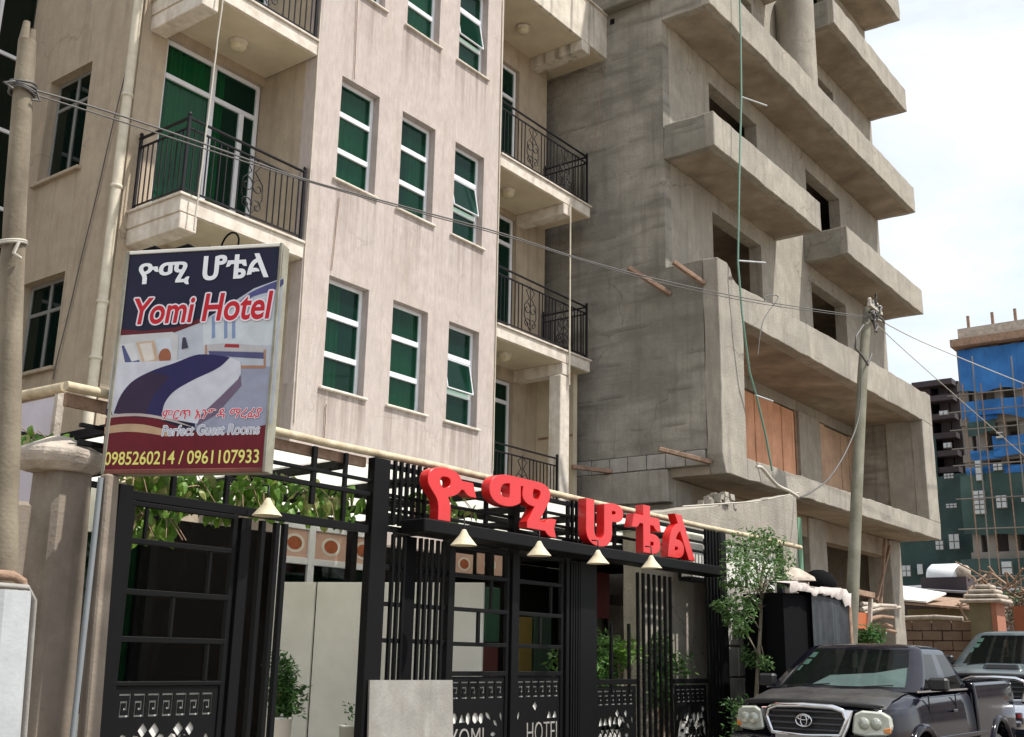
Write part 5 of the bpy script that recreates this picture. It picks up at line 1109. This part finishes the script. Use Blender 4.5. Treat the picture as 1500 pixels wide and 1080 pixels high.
    def fin(mb, nm, mt, par):
        me = mb.mesh(nm, mt); bm = bmesh.new(); bm.from_mesh(me); bmesh.ops.remove_doubles(bm, verts=bm.verts, dist=1e-4); bmesh.ops.recalc_face_normals(bm, faces=bm.faces); bm.to_mesh(me); bm.free(); return put(nm, me, par)
    cab = fin(parts_[0], 'cab', hoodm if not scrapes else paint, t); ws = fin(parts_[1], 'windscreen', M['carglass'], t); [fin(parts_[k], nm_, M['sideglass'], t) for k, nm_ in ((2, 'door_window'), (4, 'quarter_window'), (5, 'quarter_window'), (6, 'door_window'))]; fin(parts_[3], 'rear_window', M['sideglass'], t)
    # cabin inside
    MB().hexa([W(1.12, -.74, 1.2), W(1.12, .74, 1.2), W(1.75, .74, 1.2), W(1.75, -.74, 1.2), W(1.35, -.70, 1.315), W(1.35, .70, 1.315), W(1.75, .70, 1.33), W(1.75, -.70, 1.33)]).build('dashboard', M['cabin'], t, bevel=.02)
    for y in (-.38, .38):
        s = MB().box(x0+2.0, x0+2.2, yc+y-.24, yc+y+.24, z0+1.0, z0+1.52).build('seat', M['cabin'], t, bevel=.04); MB().box(x0+2.05, x0+2.15, yc+y-.12, yc+y+.12, z0+1.53, z0+1.68).build('headrest', M['cabin'], s, bevel=.03)
    fw = lambda f, y, d: (lambda p: W(p[0]+d, y, p[2]))((ring(f)[6][0]+.16*(abs(y)/(.845-.185*f**1.25))**2.2*(1-.25*f), 0, ring(f)[0][2]))
    if not scoop: 
        MB().poly([fw(.10, .05, .05), fw(.10, -.74, .05), fw(.60, -.68, .05), fw(.42, -.3, .05), fw(.34, .20, .05), fw(.12, .35, .05)]).build('windscreen_reflection', M['shade'], t)  # pale sheet behind the glass, coloured as a sky reflection
    else: MB().poly([fw(.10, -.30, .05), fw(.10, -.74, .05), fw(.85, -.60, .05), fw(.85, -.34, .05)]).build('windscreen_reflection', M['shade'], t)  # same painted reflection, narrower, on the other windscreen
    for f0, y in ((.78, .60), (.60, .63), (.44, .70)): MB().poly([fw(f0, y, .012), fw(f0, y-.085, .012), fw(f0+.13, y-.10, .012), fw(f0+.13, y-.015, .012)]).build('windscreen_sticker', M['stick'], ws)
    for y, dy in ((-.02, -.55), (.62, -.50)): MB().bar(fw(.06, y, -.015), fw(.14, y+dy, -.015), .018, .012).build('wiper', M['plastic'], t)
    # mirrors, handles, door lines
    for s in (-1, 1):
        mb = MB(); c = W(1.42, s*.99, 1.37); mb.hexa([(c[0]+dx*.06, c[1]+dy*.10, c[2]+dz*.07) for dz in (-1, 1) for dx, dy in ((-1, -1), (1, -1), (1, 1), (-1, 1))]); mb.bar((c[0], c[1]-s*.1, c[2]-.04), (c[0]+.02, c[1]-s*.2, c[2]-.06), .05)
        mr = mb.build('wing_mirror', M['plastic'], t, bevel=.055)
        MB().bar(W(2.06, s*.932, 1.08), W(2.22, s*.932, 1.08), .03, .03).build('door_handle', paint, t, bevel=.006)
        for xx in (1.32, 2.32, 2.97): MB().bar(W(xx, s*.929, .5), W(xx, s*.895, 1.26), .010, .012).build('door_gap', M['plastic'], t)
        MB().bar(W(1.45, s*.935, .80), W(3.5, s*.935, .80), .012, .05).build('side_moulding', paint, t, bevel=.004)
        MB().bar(W(1.1, s*.86, 1.292), W(2.95, s*.872, 1.305), .014, .02).build('window_seal', M['chrome'] if scrapes else M['plastic'], t)
    # load bed
    bd = MB()
    for s in (-1, 1):
        vs = []; xs_ = [3.02+(4.95-3.02)*q/16 for q in range(17)]; prof = [(.88, .45), (.915, .55), (.93, .75), (.93, .95), (.925, 1.2), (.91, 1.33), (.895, 1.37), (.82, 1.37), (.82, .8), (.82, .45)]
        for x in xs_: vs += [W(x, s*(y-(max(0, x-4.6)**2)*.15), z+.02*(x-3.02)/1.9) for y, z in prof]
        k = len(prof); q = MB(); q.add(vs, [(i*k+j, i*k+(j+1)%k, (i+1)*k+(j+1)%k, (i+1)*k+j) for i in range(16) for j in range(k)], 0, True); q.add(vs[:k], [tuple(range(k))]); q.add(vs[-k:], [tuple(reversed(range(k)))])
        me = cut(q.mesh('bed_side', paint), 4.08); put('bed_side', me, t)
        for cx_, zz in ((1.0, 0), (4.08, 0)):
            fl = MB(); pts = [Vector(W(cx_+.50*math.cos(a), s*.925, .42+.52*math.sin(a))) for a in [math.pi*(-.02+1.04*q/20) for q in range(21)]]
            if cx_ < 2: pts = [Vector((p.x, yc+s*(lerp(hw, max(p.x-x0, .2))+.004), p.z)) for p in pts]
            fl.tube(pts, .042, 8); fl.build('wheel_arch_flare', paint, t)
            w = MB(); w.lathe((0, 0, 0), [(.20, -.11), (.33, -.12), (.37, -.08), (.38, 0), (.37, .08), (.33, .12), (.20, .11)], 28); wm_ = w.mesh('tyre', M['rubber']); 
            wo = bpy.data.objects.new('wheel', MB().lathe((0, 0, 0), [(0, .06), (.10, .07), (.17, .03), (.21, .10), (.21, -.1), (0, -.1)], 20).mesh('wheel', M['chrome'])); COL.objects.link(wo); wo.parent = t; wo.location = (cx_, s*.80, .38); wo.rotation_euler = (-s*math.pi/2, 0, 0)
            ty_ = bpy.data.objects.new('tyre', wm_); COL.objects.link(ty_); ty_.parent = wo
    MB().box(x0+3.02, x0+4.93, yc-.82, yc+.82, z0+.6, z0+.72).build('bed_floor', M['cabin'], t); MB().box(x0+3.0, x0+3.05, yc-.80, yc+.80, z0+.72, z0+1.34).build('bed_front', paint, t)
    MB().box(x0+4.88, x0+4.95, yc-.80, yc+.80, z0+.6, z0+1.38).build('tailgate', paint, t, bevel=.01); MB().box(x0+3.07, x0+4.87, yc-.80, yc+.80, z0+1.30, z0+1.335).build('bed_cover', hoodm, t, bevel=.01)
    MB().box(x0+4.96, x0+5.15, yc-.85, yc+.85, z0+.45, z0+.68).build('rear_bumper', M['chrome'], t, bevel=.03); MB().box(x0+.3, x0+4.9, yc-.5, yc+.5, z0+.3, z0+.44).build('chassis', M['plastic'], t)
    for s in (-1, 1): MB().box(x0+4.80, x0+4.96, yc+s*.83-.06, yc+s*.83+.06, z0+.85, z0+1.25).build('tail_light', flat('red_lens', (.4, .01, .01), .2), t, bevel=.02)
    # nose
    G = lambda y, z, d=0: Vector(W(warp(.12, y)-.02-d+.02*(z-1.0), y, z))
    gr = MB(); op = [(-.36, .86), (-.43, 1.02), (-.40, 1.10), (-.30, 1.135), (0, 1.145), (.30, 1.135), (.40, 1.10), (.43, 1.02), (.36, .86), (0, .845)]
    gr.add([G(y, z, .0) for y, z in op], [tuple(range(len(op)))]); grille = gr.build('grille', M['plastic'], t)
    mb = MB(); lp_ = [G(y, z, .025) for y, z in op]+[G(*op[0], .025)]; lp2 = []
    for a, b in zip(lp_, lp_[1:]): lp2 += [a.lerp(b, q/3) for q in range(3)]
    mb.tube(lp2+[lp_[0]], [.030 if p.z > z0+1.09*hs else .024 for p in lp2+[lp_[0]]], 8); mb.build('chrome_surround', M['chrome'], grille)
    for s in (-1, 1): MB().prism([G(s*.40, 1.115, .03), G(s*.50, 1.11, .03), G(s*.455, .96, .03), G(s*.40, .84, .03), G(s*.355, .85, .03), G(s*.425, 1.0, .03)], (.04, 0, 0)).build('chrome_cheek', M['chrome'], grille, bevel=.008)
    for z in (.905, .965, 1.025, 1.085):
        mb = MB(); hwid = .35 if z < .95 else .40; mb.tube([G(-hwid+2*hwid*q/8, z, .016) for q in range(9)], .013, 6); mb.build('grille_bar', flat('grille_grey', (.05, .05, .055), .35), grille)
    em = MB(); 
    def ell(a, b, cz, r): return [G(a*math.cos(q), cz+b*math.sin(q), .045) for q in [2*math.pi*j/28 for j in range(29)]]
    em.tube(ell(.085, .060, .995, 0), .0085, 6); em.tube(ell(.034, .056, .995, 0), .007, 6); em.tube(ell(.060, .022, 1.022, 0), .007, 6); em.build('emblem', M['chrome'], grille)
    for s in (-1, 1):
        pf = [(.475, .885), (.50, 1.075), (.58, 1.115), (.76, 1.105), (.835, 1.06), (.845, .95), (.80, .875), (.60, .865)]
        H = MB(); bk = [G(s*y, z, .03) for y, z in pf]; H.prism(bk, (.07, 0, 0)); hl = H.build('headlight', M['lens'], t, bevel=.018)
        for y, r_ in ((.595, .060), (.705, .060)): MB().lathe((0, 0, 0), [(0, 0), (r_, .0), (r_*.9, .01), (0, .015)], 14).build('bulb_bowl', M['lensin'], hl).matrix_local = Matrix.Translation(G(s*y, .99, .034)-wloc(hl)) @ Matrix.Rotation(-math.pi/2, 4, 'Y')
        for y in ((.80, .90, .96),):
            a = y[0]; MB().prism([G(s*(a-.03), y[1], .036), G(s*(a+.035), y[1], .036), G(s*(a+.035), y[2], .036), G(s*(a-.03), y[2]-.02, .036)], (.02, 0, 0)).build('indicator_lens', M['amber'], hl, bevel=.006)
    mb = MB(); vs = []
    for y in [-.88+1.76*q/14 for q in range(15)]: vs += [W(warp(.12, y)-.13, y, .50), W(warp(.12, y)-.16, y, .62), W(warp(.12, y)-.15, y, .78), W(warp(.12, y)-.05, y, .835), W(warp(.12, y)+.1, y, .84)]
    mb.add(vs, [(5*i+j, 5*i+5+j, 5*i+6+j, 5*i+1+j) for i in range(14) for j in range(4)], 0, True); mb.build('front_bumper', paint if not scoop else M['chrome'], t)
    MB().box(x0-.07, x0-.055, yc-.26, yc+.26, z0+.74, z0+.85).build('number_plate', M['sheet'], t)
    return t
navy = carpaint('navy_black_paint', (.0035, .0035, .010), (.04, .032, .025), .15, .08); dusty = carpaint('dusty_bonnet_paint', (.012, .012, .016), (.12, .115, .105), .55, .38)
teal = carpaint('grey_teal_paint', (.030, .050, .060), (.20, .22, .22), .42, .3); tealb = carpaint('blue_black_paint', (.01, .03, .06), (.10, .12, .13), .3, .15)
pickup('pickup_truck', 'near navy black pickup with chrome grille and dusty bonnet parked in front of the kiosk', 11.22, 4.70, 0.02, navy, dusty, False, 1.0, True)
pickup('pickup_truck', 'second pickup behind the first, grey teal bonnet with black air scoop', 16.95, 4.25, ground_z(17.5)+.02, tealb, teal, True, 1.06)

# ---------------------------------------------------------------- far end of the street
M['net'] = surf('green_net', (.075, .135, .125), (.035, .07, .068), .5, .95, patch=(.03, .05, .05), pscale=.25); M['bluetarp'] = surf('blue_tarp', (.035, .19, .50), (.015, .10, .32), .6, .6, .3, 4, streak=(.02, .06, .16), sfac=.6)
M['farconc'] = surf('far_concrete', (.26, .24, .215), (.17, .155, .14), .5, .95); M['fardark'] = surf('far_dark_frame', (.085, .07, .075), (.05, .04, .045), .5, .95); M['farwin'] = flat('far_pale_sheet', (.55, .60, .63), .4)
def E(px, py, X): return A(px, py, 0, X)
def tarp(px0, px1, py0, py1, X, mat, par, rr, nm='tarp_panel', wav=.25):
    p, q = E(px0, py1, X), E(px1, py0, X); pm_ = (px0+min(px1, 1500))/2; p.z = E(pm_, py1, X).z; q.z = E(pm_, py0, X).z; n, k = 22, 5; vs = []
    for i in range(n+1):
        for j in range(k+1):
            y = p.y+(q.y-p.y)*i/n; z = p.z+(q.z-p.z)*j/k; w = wav*noise.noise(Vector((y*.7, z*.5, px0*.1)))+.1*math.sin(y*2.3+j)
            if j == 0: z += wav*noise.noise(Vector((y*.9, 3.3, py0*.1)))
            if j == k: z += wav*.5*noise.noise(Vector((y*.8, 7.3, py0*.1)))
            vs.append((X-.25-w*.5, y, z))
    mb = MB().add(vs, [(i*(k+1)+j, (i+1)*(k+1)+j, (i+1)*(k+1)+j+1, i*(k+1)+j+1) for i in range(n) for j in range(k)], 0, True); return mb.build(nm, mat, par)
def farwin(px0, px1, py0, py1, X, par, nx=2, ny=2):  # pale opaque sheets in a grid on a grey backing
    p, q = E(px0, py1, X), E(px1, py0, X); y0, y1 = sorted((p.y, q.y)); w = MB().box(X, X+.1, y0, y1, p.z, q.z).build('window', M['farconc'], par); g = .025
    for i in range(nx):
        for j in range(ny):
            a = y0+(y1-y0)*i/nx+g; b = y0+(y1-y0)*(i+1)/nx-g; c = p.z+(q.z-p.z)*j/ny+g; d = p.z+(q.z-p.z)*(j+1)/ny-g
            MB().box(X-.05, X-.001, a, b, c, d).build('pane', M['farwin'], w)
rr = random.Random(9); XB = 52.0
fb = thing('scaffolded_building', 'tall building site wrapped in blue tarps above green netting', 'building', (XB, E(1450, 900, XB).y, 0))
yl, yr = E(1408, 600, XB).y, E(1600, 600, XB).y; zt = E(1440, 507, XB).z
levels = [E(1450, v, XB).z for v in (507, 560, 585, 612, 640, 667, 690, 745, 790, 830, 900)]
MB().box(XB+2.5, XB+14, yr, yl, 0, zt-.5).build('core', M['fardark'], fb)
for v in (560, 612, 667, 700, 760, 812, 860): z = E(1450, v, XB).z; MB().box(XB, XB+2.6, yr, yl+.1, z-.25, z+.1).build('floor_slab', M['farconc'], fb)
for px in (1422, 1443, 1474, 1506, 1540): y = E(px, 700, XB).y; MB().box(XB+.1, XB+.8, y-.18, y+.18, 0, zt).build('column', M['farconc'], fb)
MB().box(XB-.6, XB+8, yr, yl+.1, zt, zt+.35).build('roof_formwork', M['timber'], fb); MB().box(XB-.3, XB+6, yr, E(1415, 600, XB).y, zt+.36, zt+.9).build('roof_edge_boards', M['capstone'], fb)
for px in (1422, 1458, 1492): y = E(px, 500, XB).y; MB().box(XB-.2, XB-.08, y-.06, y+.06, zt+.9, zt+1.5).build('scaffold_post', M['timber'], fb)
for a, b, c, d in ((1410, 1600, 508, 570), (1412, 1600, 585, 615), (1421, 1462, 604, 620), (1458, 1600, 640, 667), (1424, 1470, 660, 672), (1418, 1600, 684, 694)): tarp(a, b, c, d, XB, M['bluetarp'], fb, rr, wav=.30)
for a, b, c, d in ((1420, 1460, 618, 636), (1415, 1600, 694, 785), (1415, 1600, 820, 905)): tarp(a, b, c, d, XB, M['net'], fb, rr, 'net_panel')
for q in ((1459, 1470, 632, 636, 1, 1), (1459, 1470, 638, 643, 1, 1), (1455, 1468, 678, 690, 2, 2), (1430, 1437, 674, 705, 1, 3), (1428, 1442, 718, 754, 2, 5), (1460, 1474, 725, 745, 2, 2), (1496, 1510, 728, 736, 1, 1), (1468, 1482, 822, 842, 1, 2)): farwin(*q[:4], XB-.55, fb, q[4], q[5])
for px in (1425, 1453, 1482, 1515): y = E(px, 700, XB-.9).y; solo_ = MB().tube([(XB-.9, y, .5), (XB-.9, y+.1, E(px, 560, XB-.9).z)], .028, 6).build('scaffold_pole', M['timber'], fb)
for v in (575, 600, 627, 655, 680, 730, 775, 845): z = E(1450, v, XB-1.0).z; MB().tube([(XB-1.0, yr, z+.1), (XB-1.0, (yr+yl)/2, z), (XB-1.0, yl+.3, z+.05)], .03, 5).build('scaffold_ledger', M['farconc'], fb)
for px in (1438, 1497): y = E(px, 700, XB-1.05).y; MB().tube([(XB-1.05, y, .5), (XB-1.05, y-.05, E(px, 520, XB-1.05).z)], .03, 5).build('scaffold_pole', M['farconc'], fb)
XD = 60.0
db = thing('dark_frame_building', 'dark unfinished frame building with small white units on its ledges beside the tarped one', 'building', (XD, E(1370, 900, XD).y, 0))
yl2, yr2 = E(1300, 700, XD).y, E(1412, 700, XD).y; zt2 = E(1370, 562, XD).z
MB().box(XD+3, XD+12, yr2, yl2, 0, zt2-.4).build('core', M['fardark'], db)
for v in (562, 585, 612, 640, 666, 690, 720, 750): z = E(1385, v, XD).z; MB().box(XD-.8, XD+3.1, yr2, E(1352, 700, XD).y, z-.22, z+.08).build('ledge', M['fardark'], db)
for px in (1358, 1392, 1408): y = E(px, 700, XD).y; MB().box(XD, XD+1.2, y-.25, y+.25, 0, zt2).build('column', M['fardark'], db)
MB().box(XD-.2, XD+4, E(1374, 700, XD).y, E(1349, 700, XD).y, 0, zt2+.1).build('corner_wall', surf('far_purple_grey', (.12, .10, .11), (.085, .07, .08), .5, .95), db)
tarp(1300, 1424, 700, 870, XD-1.0, M['net'], db, rr, 'net_panel'); tarp(1352, 1372, 640, 705, XD-.6, M['net'], db, rr, 'net_panel', .1)
for q in ((1376, 1388, 601, 609, 2, 1), (1382, 1393, 648, 657, 2, 1), (1383, 1397, 693, 702, 3, 2), (1386, 1402, 737, 745, 3, 2), (1391, 1405, 782, 805, 2, 2), (1371, 1382, 792, 806, 2, 2), (1322, 1334, 828, 845, 2, 2), (1344, 1352, 826, 842, 1, 1)): farwin(*q[:4], XD-1.9, db, q[4], q[5])
# sheds, water tank, block wall, tiered pillar
XS = 36.0
def shed(label, px0, px1, py_t, py_b, X, wallm, roofm, depth=4):
    p, q = E(px0, py_b, X), E(px1, py_t, X); t = thing('shed', label, 'shed', (X, (p.y+q.y)/2, ground_z(X)))
    MB().box(X, X+depth, min(p.y, q.y), max(p.y, q.y), 0, q.z-.15).build('wall', wallm, t)
    MB().hexa([(X-.5, min(p.y, q.y)-.3, q.z-.2), (X+depth, min(p.y, q.y)-.3, q.z+.3), (X+depth, max(p.y, q.y)+.3, q.z+.5), (X-.5, max(p.y, q.y)+.3, q.z), (X-.5, min(p.y, q.y)-.3, q.z-.14), (X+depth, min(p.y, q.y)-.3, q.z+.36), (X+depth, max(p.y, q.y)+.3, q.z+.56), (X-.5, max(p.y, q.y)+.3, q.z+.06)]).build('roof', roofm, t); return t
M['olive'] = surf('olive_plaster', (.20, .17, .10), (.13, .11, .065), 1, .95)
shed('low olive plastered shed behind the brown block wall', 1330, 1405, 884, 910, 33.0, M['olive'], M['timber'], 5)
shed('grey metal roofed shed below the white water tank', 1318, 1412, 862, 885, 37.0, M['fardark'], surf('grey_sheet_roof', (.22, .22, .24), (.13, .13, .15), 1, .5), 6)
q = E(1322, 872, 32.5); e = E(1357, 881, 32.5); solo(MB().hexa([(32.5, q.y+.6, q.z-.1), (34.5, q.y+.6, q.z+.35), (34.5, e.y, e.z+.3), (32.5, e.y, e.z-.05), (32.5, q.y+.6, q.z-.05), (34.5, q.y+.6, q.z+.4), (34.5, e.y, e.z+.35), (32.5, e.y, e.z)]).build('roof_sheet', M['whitepanel']), 'loose bright roofing sheet beside the end column', 'roofing sheet')
tk = E(1388, 850, 38.0); e0, e1 = E(1362, 840, 38.0), E(1414, 840, 38.0); r_ = .42
wt = thing('water_tank', 'white covered water tank lying on a shed roof', 'water tank', (38.0, tk.y, tk.z))
mb = MB(); nn = 14; vs = []
for k, y in enumerate((e1.y, e1.y+.12, e0.y-.12, e0.y)): vs += [(38+r_*1.3*math.cos(a)*(.8 if k in (0, 3) else 1), y, tk.z+.05+r_*1.15*(max(0, math.sin(a)))*(.8 if k in (0, 3) else 1)) for a in [math.pi*j/nn for j in range(nn+1)]]
mb.add(vs, [(i*(nn+1)+j, i*(nn+1)+j+1, (i+1)*(nn+1)+j+1, (i+1)*(nn+1)+j) for i in range(3) for j in range(nn)]+[tuple(range(nn+1)), tuple(range(4*nn+3, 3*nn+2, -1))], 0, True); mb.build('tank', flat('tank_white', (.78, .82, .86), .35), wt)
MB().box(37.3, 38.6, e1.y-.2, e0.y+.1, tk.z-.4, tk.z+.05).build('stand', M['fardark'], wt); MB().lathe((37.6, E(1412, 850, 37.6).y, tk.z+.0), [(0, 0), (.22, 0), (.24, .3), (.15, .42), (0, .45)], 12).build('side_drum', M['capstone'], wt)
XW = 30.0; bw = thing('block_wall', 'brown concrete block wall at the end of the street with a pole along its top', 'wall', (XW, E(1370, 920, XW).y, ground_z(XW)))
bm_ = MB().box(-.1, .1, .01, .49, .01, .24).mesh('block', M['brownblock'], .012); p, q = E(1322, 910, XW), E(1424, 906, XW); zt_ = p.z; row = 0; z = zt_-.25
while z > zt_-1.6:
    y = q.y-.25*(row % 2)
    while y < p.y+.5: put('block', bm_, bw, (XW+rr.uniform(-.015, .015), y, z)); y += .5
    z -= .25; row += 1
MB().box(XW+.02, XW+.12, q.y-.1, p.y+.8, 0, zt_-.02).build('mortar', M['brownblock'], bw); MB().tube([(XW-.1, p.y+.4, zt_+.06), (XW-.1, (p.y+q.y)/2, zt_+.10), (XW-.1, q.y+.2, zt_+.05)], .06, 7).build('top_pole', M['capstone'], bw)
XP = 29.0; p, q = E(1422, 918, XP), E(1462, 918, XP); zc = E(1440, 880, XP).z; gp = thing('gate_pillar', 'far gate pillar with a stepped tile cap and an orange side', 'pillar', (XP, (p.y+q.y)/2, ground_z(XP)))
MB().box(XP, XP+.8, q.y+.12, p.y, 0, zc-.05).build('shaft', M['olive'], gp); MB().box(XP-.02, XP+.8, q.y, q.y+.119, 0, zc-.05).build('painted_side', flat('salmon_paint', (.36, .15, .09), .8), gp)
for k, (g, h) in enumerate(((.18, .09), (.10, .09), (.0, .09), (-.12, .09))): MB().box(XP-g, XP+.8+g, q.y-g, p.y+g, zc-.05+k*.12, zc+.04+k*.12).build('cap_tile', M['capstone'], gp, bevel=.03)
q = E(1487, 930, 27.5); solo(MB().box(27.5, 28, E(1560, 900, 27.5).y, q.y, 0, E(1490, 888, 27.5).z).build('orange_wall', surf('orange_wall_paint', (.30, .10, .045), (.22, .075, .035), 2, .9)), 'piece of orange wall at the right edge behind the second pickup', 'wall')
q0, q1 = E(1455, 900, 33), E(1500, 850, 33)
t = thing('dry_brush_heap', 'tangled heap of dry branches and scrap beyond the far gate pillar', 'heap', (33, (q0.y+q1.y)/2, q0.z-1))
mb = MB(); 
for k in range(150):
    f = rr.random(); a = Vector((33+rr.uniform(-1, 1), q0.y+.5+(q1.y-1.6-q0.y)*f, q0.z-.5+rr.random()*(q1.z-q0.z+.5))); b = a+Vector((rr.uniform(-.5, .5), rr.uniform(-.8, .8), rr.uniform(-.5, .5))); mb.tube([a, a.lerp(b, .5)+Vector((0, 0, rr.uniform(-.15, .15))), b], .03, 4)
mb.build('branches', M['timber'], t, kind='stuff'); leafcloud([((33+rr.uniform(-.8, .8), q0.y+.3+(q1.y-1.4-q0.y)*rr.random(), q0.z-.4+rr.random()*(q1.z-q0.z+.3)), .35) for _ in range(26)], 30, .18, rr).build('dry_leaves', surf('dry_leaf', (.20, .19, .13), (.08, .08, .055), 3, .8), t, kind='stuff')
for k, (px, X, h, lb) in enumerate(((1440, 44, 4.2, 'dark tree at the foot of the tarped building'), (1335, 46, 3.2, 'small dark tree behind the metal roofed shed'))):
    p = E(px, 900, X); t = thing('tree', lb, 'tree', (X, p.y, ground_z(X))); MB().tube([(X, p.y, 0), (X+.1, p.y, h*.6)], [.15, .08], 7).build('trunk', M['timber'], t)
    leafcloud([((X+rr.uniform(-1, 1), p.y+rr.uniform(-1.1, 1.1), h*.55+rr.uniform(0, h*.45)), .5) for _ in range(18)], 60, .22, rr).build('crown', M['leaf_dark'], t)
# far side of the street and beyond, seen only from other standpoints
for k, (x, y, w, d, h) in enumerate(((70, -14, 14, 12, 12), (78, 34, 16, 14, 9), (95, 4, 20, 14, 14))):
    t = thing('far_building', ('plain concrete block of flats far down the street', 'low grey building beyond the sheds', 'wide grey building closing the street')[k], 'building', (x, y, 0))
    MB().box(x, x+d, y-w/2, y+w/2, 0, h).build('wall', M['farconc'], t)
    for i in range(4):
        for j in range(int(h/3)): MB().box(x-.05, x-.001, y-w/2+1+i*w/4.4, y-w/2+2.4+i*w/4.4, 1.2+3*j, 2.6+3*j).build('window', M['fardark'], t)
